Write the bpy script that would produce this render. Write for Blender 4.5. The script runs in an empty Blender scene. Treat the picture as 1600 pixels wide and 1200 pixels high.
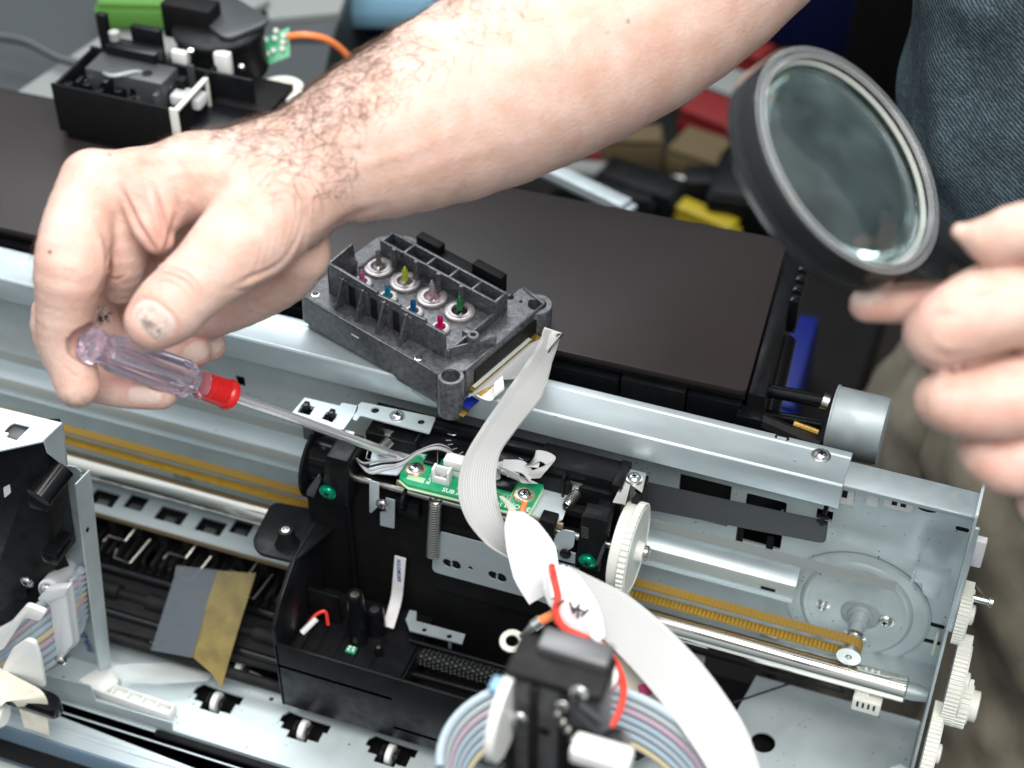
import bpy, bmesh, math, random
import numpy as np
from mathutils import Vector, Matrix, Quaternion
from mathutils.geometry import delaunay_2d_cdt
random.seed(7); rng = np.random.default_rng(7)
sc = bpy.context.scene
C = sc.collection
PI = math.pi
# ------------------------------------------------------------------ camera (lengths in cm; scaled to metres at the very end)
TH = math.radians(42); YAW = math.radians(20.0); F = 2700.0; D0 = 80.0
fw = np.array([-math.sin(YAW)*math.cos(TH), math.cos(YAW)*math.cos(TH), -math.sin(TH)])
rt = np.array([math.cos(YAW), math.sin(YAW), 0.0]); up = np.cross(rt, fw)
CAM = -D0*fw
cd = bpy.data.cameras.new('camera'); cam = bpy.data.objects.new('camera', cd); C.objects.link(cam)
cam.matrix_world = Matrix(((rt[0], up[0], -fw[0], CAM[0]), (rt[1], up[1], -fw[1], CAM[1]), (rt[2], up[2], -fw[2], CAM[2]), (0, 0, 0, 1)))
cd.sensor_width = 36; cd.lens = 36*F/1600; cd.clip_start = 0.02; cd.clip_end = 50
cd.dof.use_dof = True; cd.dof.focus_distance = 0.765; cd.dof.aperture_fstop = 6.3
sc.camera = cam
# ------------------------------------------------------------------ world and lamps
w = bpy.data.worlds.new('World'); sc.world = w; w.use_nodes = True
nt = w.node_tree; bg = nt.nodes['Background']
tc = nt.nodes.new('ShaderNodeTexCoord'); sx = nt.nodes.new('ShaderNodeSeparateXYZ'); mr = nt.nodes.new('ShaderNodeMapRange')
mr.inputs['From Min'].default_value = -0.3; mr.inputs['From Max'].default_value = 0.9
cr = nt.nodes.new('ShaderNodeValToRGB')
cr.color_ramp.elements[0].color = (0.10, 0.12, 0.14, 1); cr.color_ramp.elements[1].color = (0.95, 1.0, 1.04, 1)
e = cr.color_ramp.elements.new(0.45); e.color = (0.42, 0.47, 0.50, 1)
nt.links.new(tc.outputs['Generated'], sx.inputs[0]); nt.links.new(sx.outputs['Z'], mr.inputs['Value'])
nt.links.new(mr.outputs['Result'], cr.inputs[0]); nt.links.new(cr.outputs[0], bg.inputs['Color'])
bg.inputs['Strength'].default_value = 0.84
def area(name, loc, target, size, power, col):
    l = bpy.data.lights.new(name, 'AREA'); l.shape = 'RECTANGLE'; l.size = size[0]; l.size_y = size[1]; l.energy = power; l.color = col
    o = bpy.data.objects.new(name, l); C.objects.link(o); o.location = [v*0.01 for v in loc]
    d = Vector(target)-Vector(loc); o.rotation_euler = d.to_track_quat('-Z', 'Y').to_euler(); return o
area('window_softbox', (45, -65, 150), (3, 0, -3), (1.2, 1.2), 33, (1.0, 0.97, 0.92))
area('top_softbox', (-60, 70, 150), (0, 0, -5), (1.1, 0.9), 15, (0.95, 0.98, 1.0))
sc.view_settings.view_transform = 'Standard'; sc.view_settings.look = 'None'; sc.view_settings.exposure = 0.32; sc.view_settings.gamma = 1.0
sc.cycles.max_bounces = 10; sc.cycles.transmission_bounces = 10; sc.cycles.transparent_max_bounces = 12
# ------------------------------------------------------------------ pixel <-> place
def ray(px, py): return fw+rt*((px-800)/F)+up*((600-py)/F)
def W(px, py, x=None, y=None, z=None, d=None):
    r = ray(px, py)
    if x is not None: t = (x-CAM[0])/r[0]
    elif y is not None: t = (y-CAM[1])/r[1]
    elif z is not None: t = (z-CAM[2])/r[2]
    else: t = d
    return Vector(CAM+r*t)
def WP(px, py, o, n):                      # on the plane through o with normal n
    r = Vector(ray(px, py)); c = Vector(CAM); return c+r*((Vector(o)-c).dot(n)/r.dot(n))
# ------------------------------------------------------------------ materials
def mat(name, col, rough=0.5, metal=0.0, noise=0.0, nscale=2.0, bump=0.0, bscale=8.0, spec=None, trans=0.0, ior=1.45, alpha=1.0,
        sss=0.0, stretch=(1, 1, 1), rvar=0.0, specks=None, coat=0.0, detail=3.0, emit=0.0):
    m = bpy.data.materials.new(name); m.use_nodes = True; n = m.node_tree.nodes; L = m.node_tree.links
    b = n['Principled BSDF']; c3 = tuple(col)+(1,)
    b.inputs['Base Color'].default_value = c3; b.inputs['Roughness'].default_value = rough; b.inputs['Metallic'].default_value = metal
    b.inputs['IOR'].default_value = ior; b.inputs['Transmission Weight'].default_value = trans; b.inputs['Alpha'].default_value = alpha
    b.inputs['Coat Weight'].default_value = coat
    if spec is not None: b.inputs['Specular IOR Level'].default_value = spec
    if sss: b.inputs['Subsurface Weight'].default_value = sss; b.inputs['Subsurface Radius'].default_value = (1.0, 0.35, 0.2); b.inputs['Subsurface Scale'].default_value = 0.004
    if noise or bump or rvar or specks:
        t = n.new('ShaderNodeTexCoord'); mp = n.new('ShaderNodeMapping'); mp.inputs['Scale'].default_value = tuple(100*s for s in stretch)
        L.new(t.outputs['Object'], mp.inputs['Vector'])
        nz = n.new('ShaderNodeTexNoise'); nz.inputs['Scale'].default_value = nscale; nz.inputs['Detail'].default_value = detail; L.new(mp.outputs[0], nz.inputs['Vector'])
        last = None
        if noise:
            r = n.new('ShaderNodeMapRange'); r.inputs['From Min'].default_value = 0.3; r.inputs['From Max'].default_value = 0.7
            r.inputs['To Min'].default_value = 1-noise; r.inputs['To Max'].default_value = 1+noise
            L.new(nz.outputs['Fac'], r.inputs['Value'])
            vm = n.new('ShaderNodeVectorMath'); vm.operation = 'SCALE'; vm.inputs[0].default_value = tuple(col); L.new(r.outputs[0], vm.inputs['Scale'])
            L.new(vm.outputs[0], b.inputs['Base Color']); last = vm.outputs[0]
        if specks:                         # (scale, threshold, colour): small drops, dust
            sc_, th, sc3 = specks
            vo = n.new('ShaderNodeTexVoronoi'); vo.inputs['Scale'].default_value = sc_; L.new(mp.outputs[0], vo.inputs['Vector'])
            n2 = n.new('ShaderNodeTexNoise'); n2.inputs['Scale'].default_value = sc_*0.22; L.new(mp.outputs[0], n2.inputs['Vector'])
            mu = n.new('ShaderNodeMath'); mu.operation = 'MULTIPLY'; mu.inputs[1].default_value = th*2; L.new(n2.outputs['Fac'], mu.inputs[0])
            mu2 = n.new('ShaderNodeMath'); mu2.operation = 'SUBTRACT'; mu2.inputs[1].default_value = th*0.62; L.new(mu.outputs[0], mu2.inputs[0])
            lt = n.new('ShaderNodeMath'); lt.operation = 'LESS_THAN'; L.new(vo.outputs['Distance'], lt.inputs[0]); L.new(mu2.outputs[0], lt.inputs[1])
            mx = n.new('ShaderNodeMix'); mx.data_type = 'RGBA'; L.new(lt.outputs[0], mx.inputs['Factor'])
            if last is not None: L.new(last, mx.inputs['A'])
            else: mx.inputs['A'].default_value = c3
            mx.inputs['B'].default_value = tuple(sc3)+(1,); L.new(mx.outputs['Result'], b.inputs['Base Color'])
        if rvar:
            r = n.new('ShaderNodeMapRange'); r.inputs['From Min'].default_value = 0.3; r.inputs['From Max'].default_value = 0.7
            r.inputs['To Min'].default_value = max(0.02, rough-rvar); r.inputs['To Max'].default_value = rough+rvar
            n3 = n.new('ShaderNodeTexNoise'); n3.inputs['Scale'].default_value = nscale*1.7; n3.inputs['Detail'].default_value = 5; L.new(mp.outputs[0], n3.inputs['Vector'])
            L.new(n3.outputs['Fac'], r.inputs['Value']); L.new(r.outputs[0], b.inputs['Roughness'])
        if bump:
            n4 = n.new('ShaderNodeTexNoise'); n4.inputs['Scale'].default_value = bscale; n4.inputs['Detail'].default_value = 4; L.new(mp.outputs[0], n4.inputs['Vector'])
            bp = n.new('ShaderNodeBump'); bp.inputs['Strength'].default_value = 1.0; bp.inputs['Distance'].default_value = bump*0.01
            L.new(n4.outputs['Fac'], bp.inputs['Height']); L.new(bp.outputs[0], b.inputs['Normal'])
    return m
M = {}
M['steel'] = mat('galvanised_steel', (0.60, 0.68, 0.70), 0.46, 0.45, noise=0.05, nscale=0.6, rvar=0.08, specks=(2.6, 0.19, (0.10, 0.11, 0.12)), bump=0.002, bscale=3)
M['steel_clean'] = mat('zinc_plated_sheet', (0.57, 0.65, 0.68), 0.42, 0.5, specks=(1.6, 0.075, (0.25, 0.27, 0.29)), noise=0.10, nscale=0.5, rvar=0.1, stretch=(0.3, 1, 1), bump=0.002, bscale=3)
M['steel_dull'] = mat('dull_steel', (0.44, 0.50, 0.52), 0.5, 0.5, noise=0.08, nscale=0.8, rvar=0.1)
M['chrome'] = mat('chrome_rod', (0.80, 0.77, 0.70), 0.09, 1.0, rvar=0.03, nscale=0.8)
M['bright'] = mat('bright_screw_metal', (0.72, 0.73, 0.72), 0.22, 1.0, rvar=0.06)
M['green_screw'] = mat('green_painted_screw', (0.0, 0.30, 0.16), 0.22, 0.6)
M['black'] = mat('black_plastic', (0.006, 0.0065, 0.0075), 0.38, 0, spec=0.22, noise=0.3, nscale=1.0, rvar=0.12, specks=(7, 0.035, (0.16, 0.16, 0.16)), bump=0.002, bscale=10)
M['black_gloss'] = mat('smooth_black_plastic', (0.005, 0.0055, 0.007), 0.2, spec=0.35, rvar=0.06, nscale=0.7, specks=(4.0, 0.025, (0.14, 0.14, 0.15)))
M['black_soft'] = mat('matt_black_rubber', (0.006, 0.006, 0.0065), 0.6, spec=0.2, noise=0.2)
M['black_dull'] = mat('dusty_black_plastic', (0.011, 0.0105, 0.011), 0.55, spec=0.25, noise=0.35, nscale=1.5, bump=0.004)
M['lid'] = mat('textured_lid_plastic', (0.026, 0.021, 0.021), 0.38, spec=0.3, noise=0.10, nscale=0.12, bump=0.003, bscale=30, rvar=0.06)
M['head'] = mat('graphite_resin', (0.10, 0.104, 0.112), 0.30, 0.3, noise=0.42, nscale=4.5, bump=0.004, bscale=22, rvar=0.12, detail=8)
M['white'] = mat('white_plastic', (0.78, 0.79, 0.77), 0.38, sss=0.15)
M['ivory'] = mat('natural_nylon', (0.74, 0.74, 0.68), 0.35, sss=0.2, noise=0.04)
M['cgrey'] = mat('grey_housing', (0.085, 0.085, 0.087), 0.4, noise=0.2)
M['dgrey'] = mat('dark_grey_film', (0.055, 0.06, 0.065), 0.32, noise=0.1, nscale=0.5)
M['strip'] = mat('grey_encoder_film', (0.40, 0.43, 0.42), 0.3, alpha=0.72)
M['red'] = mat('red_plastic', (0.66, 0.02, 0.02), 0.28, sss=0.1, coat=0.3)
M['redwire'] = mat('red_wire_insulation', (0.75, 0.05, 0.03), 0.4, sss=0.1)
M['orange'] = mat('orange_wire_insulation', (0.85, 0.24, 0.08), 0.4, sss=0.1)
M['greywire'] = mat('grey_wire_insulation', (0.34, 0.34, 0.35), 0.4)
M['blue'] = mat('blue_plastic', (0.0, 0.010, 0.16), 0.45)
M['navy'] = mat('navy_plastic', (0.001, 0.004, 0.045), 0.5)
M['tin'] = mat('tinned_terminal', (0.50, 0.49, 0.45), 0.3, 1.0)
M['gold'] = mat('gold_contacts', (0.50, 0.33, 0.08), 0.38, 0.8, noise=0.35, nscale=6, stretch=(1, 1, 1))
M['copper'] = mat('copper_ring', (0.72, 0.42, 0.18), 0.35, 0.8)
M['tape_white'] = mat('white_cloth_tape', (0.80, 0.79, 0.80), 0.5, noise=0.05, bump=0.01, bscale=4)
M['masking'] = mat('masking_tape', (0.66, 0.64, 0.54), 0.6, noise=0.1, nscale=1.5, bump=0.02, bscale=2)
M['silk'] = mat('white_silk_print', (0.72, 0.76, 0.72), 0.5)
M['ink_blue'] = mat('blue_print', (0.02, 0.05, 0.25), 0.5)
M['ink_dark'] = mat('dark_ink', (0.04, 0.035, 0.05), 0.5, alpha=0.8)
M['ink_mag'] = mat('magenta_stain', (0.45, 0.01, 0.12), 0.5, noise=0.3, nscale=4)
M['pcb'] = mat('green_solder_mask', (0.01, 0.30, 0.13), 0.3, noise=0.15, nscale=2.5, coat=0.3)
M['cap'] = mat('brushed_dark_cap', (0.16, 0.16, 0.165), 0.4, 0.6)
M['shaft'] = mat('polished_driver_shaft', (0.93, 0.91, 0.95), 0.24, 0.75)
M['pcb_edge'] = mat('board_edge', (0.42, 0.62, 0.40), 0.5)
M['brown_rail'] = mat('tan_flange', (0.35, 0.27, 0.17), 0.35, 0.5)
M['grey_box'] = mat('slate_plastic', (0.13, 0.19, 0.25), 0.45)
M['tan'] = mat('tan_cardboard', (0.10, 0.072, 0.034), 0.85)
M['yellow'] = mat('yellow_plastic', (0.38, 0.29, 0.01), 0.5)
M['redbg'] = mat('red_cover', (0.16, 0.004, 0.005), 0.7)
M['bench'] = mat('dark_bench_board', (0.009, 0.008, 0.008), 0.5, spec=0.25, noise=0.2, nscale=0.2)
M['floor'] = mat('dark_brown_floor', (0.035, 0.026, 0.020), 0.6, noise=0.3, nscale=0.06)
M['panel_dark'] = mat('dark_grey_board', (0.035, 0.042, 0.045), 0.5)
M['panel_light'] = mat('pale_grey_board', (0.20, 0.215, 0.21), 0.6)
M['paleblue'] = mat('pale_blue_plastic', (0.20, 0.38, 0.52), 0.4)
M['greenbg'] = mat('green_plastic', (0.07, 0.20, 0.03), 0.6)
M['clear_tube'] = mat('milky_clamp', (0.86, 0.88, 0.90), 0.25, alpha=0.62, sss=0.1)
M['film'] = mat('clear_film', (0.70, 0.74, 0.73), 0.16, alpha=0.42)
M['film_grey'] = mat('smoked_film', (0.06, 0.08, 0.10), 0.25, alpha=0.62)
M['film_gold'] = mat('amber_tape', (0.20, 0.15, 0.04), 0.3, alpha=0.85, noise=0.25, nscale=1.2)
for k, c in dict(tube_blue=(0.40, 0.48, 0.54), tube_grey=(0.46, 0.52, 0.55), tube_pink=(0.52, 0.40, 0.48), tube_cyan=(0.40, 0.50, 0.58), tube_yellow=(0.60, 0.52, 0.34), tube_lilac=(0.56, 0.50, 0.66)).items():
    M[k] = mat(k, c, 0.25, sss=0.15, coat=0.2)
for k, c in dict(n_pink=(0.55, 0.14, 0.33), n_teal=(0.0, 0.22, 0.36), n_blue=(0.0, 0.09, 0.28), n_crimson=(0.55, 0.0, 0.10), n_lime=(0.46, 0.55, 0.02), n_green=(0.01, 0.16, 0.05), n_black=(0.16, 0.14, 0.13), n_mauve=(0.34, 0.30, 0.33)).items():
    M[k] = mat('ink_'+k[2:], c, 0.15, coat=0.4)
M['puddle_pink'] = mat('pink_ink_film', (0.45, 0.28, 0.34), 0.1, 0.5); M['puddle_grey'] = mat('steel_mesh_cup', (0.30, 0.29, 0.28), 0.18, 0.8)
M['puddle_dark'] = mat('dark_ink_film', (0.01, 0.012, 0.012), 0.05); M['puddle_red'] = mat('crimson_ink_film', (0.35, 0.0, 0.05), 0.08)
M['washer'] = mat('grey_seal_ring', (0.36, 0.33, 0.33), 0.3, 0.5, noise=0.15, nscale=5)

def grid_mat(name, col, col2, pitch, axis=0, rough=0.4, duty=0.5, bump=0.006, **kw):   # fine moulded ribs / printed lines along the UV
    m = mat(name, col, rough, **kw); n = m.node_tree.nodes; L = m.node_tree.links; b = n['Principled BSDF']
    uv = n.new('ShaderNodeUVMap'); sp = n.new('ShaderNodeSeparateXYZ'); L.new(uv.outputs[0], sp.inputs[0])
    mu = n.new('ShaderNodeMath'); mu.operation = 'MULTIPLY'; mu.inputs[1].default_value = 2*PI/pitch; L.new(sp.outputs[axis], mu.inputs[0])
    si = n.new('ShaderNodeMath'); si.operation = 'SINE'; L.new(mu.outputs[0], si.inputs[0])
    r = n.new('ShaderNodeMapRange'); r.inputs['From Min'].default_value = -1; r.inputs['From Max'].default_value = 1; L.new(si.outputs[0], r.inputs['Value'])
    mx = n.new('ShaderNodeMix'); mx.data_type = 'RGBA'; mx.inputs['A'].default_value = tuple(col)+(1,); mx.inputs['B'].default_value = tuple(col2)+(1,)
    L.new(r.outputs[0], mx.inputs['Factor']); L.new(mx.outputs['Result'], b.inputs['Base Color'])
    bp = n.new('ShaderNodeBump'); bp.inputs['Distance'].default_value = bump*0.01; L.new(r.outputs[0], bp.inputs['Height']); L.new(bp.outputs[0], b.inputs['Normal'])
    return m
M['ribbon'] = grid_mat('flat_flex_cable', (0.53, 0.53, 0.525), (0.42, 0.43, 0.43), 0.125, 1, 0.42, bump=0.006)
M['belt'] = grid_mat('belt_back', (0.34, 0.21, 0.04), (0.30, 0.18, 0.03), 0.2, 0, 0.4)
M['belt_teeth'] = mat('belt_teeth', (0.50, 0.30, 0.02), 0.35, noise=0.15)
M['belt_blur'] = M['belt']
# denim
m = mat('blue_grey_denim', (0.055, 0.10, 0.13), 0.85); M['denim'] = m
n = m.node_tree.nodes; L = m.node_tree.links; b = n['Principled BSDF']
t = n.new('ShaderNodeTexCoord'); mp = n.new('ShaderNodeMapping'); mp.inputs['Rotation'].default_value = (0.6, 0.9, 0.5); mp.inputs['Scale'].default_value = (100, 100, 100)
wv = n.new('ShaderNodeTexWave'); wv.inputs['Scale'].default_value = 1.5; wv.inputs['Distortion'].default_value = 3.5; wv.inputs['Detail'].default_value = 3; wv.inputs['Detail Scale'].default_value = 4
nz = n.new('ShaderNodeTexNoise'); nz.inputs['Scale'].default_value = 2.2; nz.inputs['Detail'].default_value = 8
L.new(t.outputs['Object'], mp.inputs[0]); L.new(mp.outputs[0], wv.inputs[0]); L.new(mp.outputs[0], nz.inputs[0])
mul = n.new('ShaderNodeMath'); mul.operation = 'MULTIPLY'; L.new(wv.outputs['Fac'], mul.inputs[0]); L.new(nz.outputs['Fac'], mul.inputs[1])
cr = n.new('ShaderNodeValToRGB'); cr.color_ramp.elements[0].position = 0.1; cr.color_ramp.elements[0].color = (0.028, 0.048, 0.062, 1); cr.color_ramp.elements[1].position = 0.62; cr.color_ramp.elements[1].color = (0.15, 0.22, 0.25, 1)
L.new(mul.outputs[0], cr.inputs[0]); L.new(cr.outputs[0], b.inputs['Base Color'])
M['khaki'] = mat('olive_twill', (0.23, 0.205, 0.155), 0.85, noise=0.3, nscale=0.25, bump=0.02, bscale=3)
# skin: mottled, with a vertex attribute for redness, nails and grime
m = mat('skin', (0.60, 0.36, 0.28), 0.46, sss=0.22); M['skin'] = m
n = m.node_tree.nodes; L = m.node_tree.links; b = n['Principled BSDF']
b.inputs['Specular IOR Level'].default_value = 0.4
t = n.new('ShaderNodeTexCoord'); mp = n.new('ShaderNodeMapping'); mp.inputs['Scale'].default_value = (100, 100, 100); L.new(t.outputs['Object'], mp.inputs[0])
nz = n.new('ShaderNodeTexNoise'); nz.inputs['Scale'].default_value = 0.7; nz.inputs['Detail'].default_value = 8; nz.inputs['Roughness'].default_value = 0.62; L.new(mp.outputs[0], nz.inputs[0])
cr = n.new('ShaderNodeValToRGB'); cr.color_ramp.elements[0].position = 0.32; cr.color_ramp.elements[0].color = (0.60, 0.375, 0.295, 1); cr.color_ramp.elements[1].position = 0.68; cr.color_ramp.elements[1].color = (0.72, 0.515, 0.445, 1)
L.new(nz.outputs['Fac'], cr.inputs[0])
at = n.new('ShaderNodeAttribute'); at.attribute_name = 'tone'; sp = n.new('ShaderNodeSeparateColor'); L.new(at.outputs['Color'], sp.inputs[0])
prev = cr.outputs[0]
for ch, colr in (('Red', (0.64, 0.24, 0.20, 1)), ('Green', (0.78, 0.62, 0.55, 1)), ('Blue', (0.035, 0.03, 0.035, 1))):
    mx = n.new('ShaderNodeMix'); mx.data_type = 'RGBA'; mx.inputs['B'].default_value = colr; L.new(prev, mx.inputs['A'])
    if ch == 'Blue':
        gz = n.new('ShaderNodeTexNoise'); gz.inputs['Scale'].default_value = 5.0; gz.inputs['Detail'].default_value = 5; L.new(mp.outputs[0], gz.inputs[0])
        gr = n.new('ShaderNodeMapRange'); gr.inputs['From Min'].default_value = 0.42; gr.inputs['From Max'].default_value = 0.62; L.new(gz.outputs['Fac'], gr.inputs['Value'])
        gm = n.new('ShaderNodeMath'); gm.operation = 'MULTIPLY'; L.new(gr.outputs[0], gm.inputs[0]); L.new(sp.outputs[ch], gm.inputs[1]); L.new(gm.outputs[0], mx.inputs['Factor'])
    else: L.new(sp.outputs[ch], mx.inputs['Factor'])
    prev = mx.outputs['Result']
L.new(prev, b.inputs['Base Color'])
vo = n.new('ShaderNodeTexVoronoi'); vo.inputs['Scale'].default_value = 14; L.new(mp.outputs[0], vo.inputs[0])
n5 = n.new('ShaderNodeTexNoise'); n5.inputs['Scale'].default_value = 6.5; n5.inputs['Detail'].default_value = 6; L.new(mp.outputs[0], n5.inputs[0])
ad = n.new('ShaderNodeMath'); ad.operation = 'MULTIPLY_ADD'; ad.inputs[1].default_value = 0.35; L.new(vo.outputs['Distance'], ad.inputs[0]); L.new(n5.outputs['Fac'], ad.inputs[2])
bp = n.new('ShaderNodeBump'); bp.inputs['Distance'].default_value = 0.00034; bp.inputs['Strength'].default_value = 1.0; L.new(ad.outputs[0], bp.inputs['Height']); L.new(bp.outputs[0], b.inputs['Normal'])
M['hair'] = mat('dark_brown_hair', (0.085, 0.052, 0.034), 0.5)
# glassy things
M['handle'] = mat('lilac_clear_plastic', (0.92, 0.83, 0.98), 0.06, trans=0.88, ior=1.45)
M['handle_core'] = mat('lilac_milky_core', (0.86, 0.76, 0.93), 0.2, trans=0.75)
M['lens'] = mat('lens_glass', (0.72, 0.96, 0.96), 0.02, trans=0.9, ior=1.5)
n = M['lens'].node_tree.nodes; L = M['lens'].node_tree.links; t = n.new('ShaderNodeTexCoord'); nz = n.new('ShaderNodeTexNoise'); nz.inputs['Scale'].default_value = 70; nz.inputs['Detail'].default_value = 7; L.new(t.outputs['Object'], nz.inputs[0])
r = n.new('ShaderNodeMapRange'); r.inputs['From Min'].default_value = 0.38; r.inputs['From Max'].default_value = 0.72; r.inputs['To Min'].default_value = 0.985; r.inputs['To Max'].default_value = 0.95; L.new(nz.outputs['Fac'], r.inputs['Value']); L.new(r.outputs[0], n['Principled BSDF'].inputs['Transmission Weight'])
M['glint'] = mat('edge_glint', (0.82, 0.85, 0.86), 0.3, trans=0.4)  # pale tone standing in for light caught on the rim's edges
M['acrylic'] = mat('scratched_clear_acrylic', (0.11, 0.12, 0.125), 0.04, trans=0.92, ior=1.46, rvar=0.06, nscale=3)
M['acrylic_dark'] = mat('smoky_acrylic', (0.06, 0.065, 0.07), 0.12, trans=0.5, ior=1.46)
# ------------------------------------------------------------------ mesh tools
def newell(ps):
    n = Vector()
    for i in range(len(ps)): n += ps[i-1].cross(ps[i])
    return n
class MB:
    def __init__(s): s.v = []; s.f = []; s.uv = []
    def add(s, vs, fs, uvs=None):
        b = len(s.v); s.v += [tuple(v) for v in vs]; s.f += [tuple(b+i for i in f) for f in fs]
        s.uv += (uvs if uvs is not None else [(0.0, 0.0)]*len(vs)); return s
    def box(s, a, b):
        x0, x1 = sorted((a[0], b[0])); y0, y1 = sorted((a[1], b[1])); z0, z1 = sorted((a[2], b[2]))
        vs = [(x, y, z) for x in (x0, x1) for y in (y0, y1) for z in (z0, z1)]
        return s.add(vs, [(0, 1, 3, 2), (4, 6, 7, 5), (0, 4, 5, 1), (2, 3, 7, 6), (0, 2, 6, 4), (1, 5, 7, 3)])
    def obox(s, o, u, v, n, a, b):           # box in the frame o,u,v,n
        o, u, v, n = map(Vector, (o, u, v, n)); t = MB().box(a, b)
        return s.add([o+u*p[0]+v*p[1]+n*p[2] for p in t.v], t.f)
    def hexa(s, p8): return s.add(p8, [(3, 2, 1, 0), (4, 5, 6, 7), (0, 1, 5, 4), (1, 2, 6, 5), (2, 3, 7, 6), (3, 0, 4, 7)])
    def tube(s, pts, r, n=10, closed=False, caps=True, flat=1.0, upv=None):
        pts = [Vector(p) for p in pts]; m = len(pts)
        rs = r if isinstance(r, (list, tuple)) else [r]*m
        if upv is None:
            d = (pts[1]-pts[0]).normalized(); upv = Vector((0, 0, 1)) if abs(d.z) < 0.9 else Vector((1, 0, 0))
        a = Vector(upv); vs = []; uvs = []; ln = 0
        for i in range(m):
            if closed: d = pts[(i+1) % m]-pts[i-1]
            else: d = pts[min(i+1, m-1)]-pts[max(i-1, 0)]
            d.normalize(); a = (a-d*a.dot(d)).normalized(); b = d.cross(a)
            if i: ln += (pts[i]-pts[i-1]).length
            for k in range(n):
                t = 2*PI*k/n; vs.append(pts[i]+(a*math.cos(t)*flat+b*math.sin(t))*rs[i]); uvs.append((ln, k/n))
        fs = []
        for i in range(m if closed else m-1):
            for k in range(n):
                j = (i+1) % m; fs.append((i*n+k, i*n+(k+1) % n, j*n+(k+1) % n, j*n+k))
        if caps and not closed: fs += [tuple(range(n-1, -1, -1)), tuple(range((m-1)*n, m*n))]
        return s.add(vs, fs, uvs)
    def lathe(s, o, ax, prof, n=24, ref=None, prong=None):       # prof = [(height along ax, radius)]
        o = Vector(o); ax = Vector(ax).normalized(); ref = Vector(ref) if ref else (Vector((0, 0, 1)) if abs(ax.z) < 0.9 else Vector((1, 0, 0)))
        a = (ref-ax*ref.dot(ax)).normalized(); b = ax.cross(a); vs = []
        for h, r in prof:
            for k in range(n):
                rr = r*(prong(k) if prong and r > 1e-4 else 1.0); t = 2*PI*k/n; vs.append(o+ax*h+(a*math.cos(t)+b*math.sin(t))*max(rr, 1e-4))
        fs = []
        for i in range(len(prof)-1):
            for k in range(n): fs.append((i*n+k, i*n+(k+1) % n, (i+1)*n+(k+1) % n, (i+1)*n+k))
        fs += [tuple(range(n-1, -1, -1)), tuple(range((len(prof)-1)*n, len(prof)*n))]
        return s.add(vs, fs)
    def sheet(s, outer, holes, nrm, th):     # 3D outline (planar) with holes, thickness th along nrm
        nrm = Vector(nrm).normalized(); loops = [[Vector(p) for p in outer]]+[[Vector(p) for p in h] for h in holes]
        flat = [p for l in loops for p in l]; N = len(flat); vs = flat+[p+nrm*th for p in flat]; fs = []
        if not holes and len(flat) <= 4: fs.append(tuple(range(N)) if newell(flat).dot(nrm) < 0 else tuple(range(N))[::-1]); fs.append(tuple(i+N for i in reversed(fs[0])))
        else:
            a_ = nrm.orthogonal().normalized(); b_ = nrm.cross(a_); p2 = [Vector((p.dot(a_), p.dot(b_))) for p in flat]; ed = []; st = 0
            for l in loops: ed += [(st+i, st+(i+1) % len(l)) for i in range(len(l))]; st += len(l)
            r = delaunay_2d_cdt(p2, ed, [], 0, 1e-6, True); ov, orig = r[0], r[3]
            mp_ = [o[0] if o else -1 for o in orig]
            for t in r[2]:
                c = (ov[t[0]]+ov[t[1]]+ov[t[2]])/3; ins = False
                for i, j in ed:
                    A, B = p2[i], p2[j]
                    if (A.y > c.y) != (B.y > c.y) and c.x < (B.x-A.x)*(c.y-A.y)/(B.y-A.y)+A.x: ins = not ins
                q = [mp_[k] for k in t]
                if not ins or -1 in q: continue
                if (flat[q[1]]-flat[q[0]]).cross(flat[q[2]]-flat[q[0]]).dot(nrm) > 0: q.reverse()
                fs.append(tuple(q)); fs.append(tuple(k+N for k in reversed(q)))
        st = 0
        for l in loops:
            m = len(l)
            for i in range(m): j = (i+1) % m; fs.append((st+i, st+j, st+j+N, st+i+N))
            st += m
        return s.add(vs, fs)
    def ribbon(s, pts, sides, wid, th=0.03, layers=1):   # strip along pts; sides = width direction at each point
        pts = [Vector(p) for p in pts]; vs = []; uvs = []; ln = 0; m = len(pts)
        for i, p in enumerate(pts):
            sd = Vector(sides[i]).normalized(); d = (pts[min(i+1, m-1)]-pts[max(i-1, 0)]).normalized(); nn = d.cross(sd).normalized()
            ww = wid[i] if isinstance(wid, (list, tuple)) else wid
            if i: ln += (p-pts[i-1]).length
            for a, h in ((-.5, 0), (.5, 0), (.5, 1), (-.5, 1)): vs.append(p+sd*a*ww+nn*h*th); uvs.append((ln, a*ww))
        fs = []
        for i in range(m-1):
            for k in range(4): fs.append((i*4+k, i*4+(k+1) % 4, (i+1)*4+(k+1) % 4, (i+1)*4+k))
        fs += [(3, 2, 1, 0), tuple((m-1)*4+k for k in range(4))]
        return s.add(vs, fs, uvs)
    def build(s, name, material, parent=None, bevel=0.0, seg=2, smooth=35):
        me = bpy.data.meshes.new(name); me.from_pydata([tuple(v) for v in s.v], [], s.f)
        uvl = me.uv_layers.new(name='UVMap'); idx = np.empty(len(me.loops), dtype=np.int32); me.loops.foreach_get('vertex_index', idx)
        uvl.data.foreach_set('uv', np.array(s.uv, dtype=np.float32)[idx].ravel())
        bm = bmesh.new(); bm.from_mesh(me); bmesh.ops.recalc_face_normals(bm, faces=bm.faces)
        if bevel:
            bmesh.ops.dissolve_limit(bm, angle_limit=0.01, verts=bm.verts, edges=bm.edges)
            es = [e for e in bm.edges if len(e.link_faces) == 2 and e.calc_face_angle(0) > math.radians(38)]
            if es: bmesh.ops.bevel(bm, geom=es, offset=bevel, offset_type='OFFSET', segments=seg, profile=0.5, affect='EDGES', clamp_overlap=True)
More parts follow.
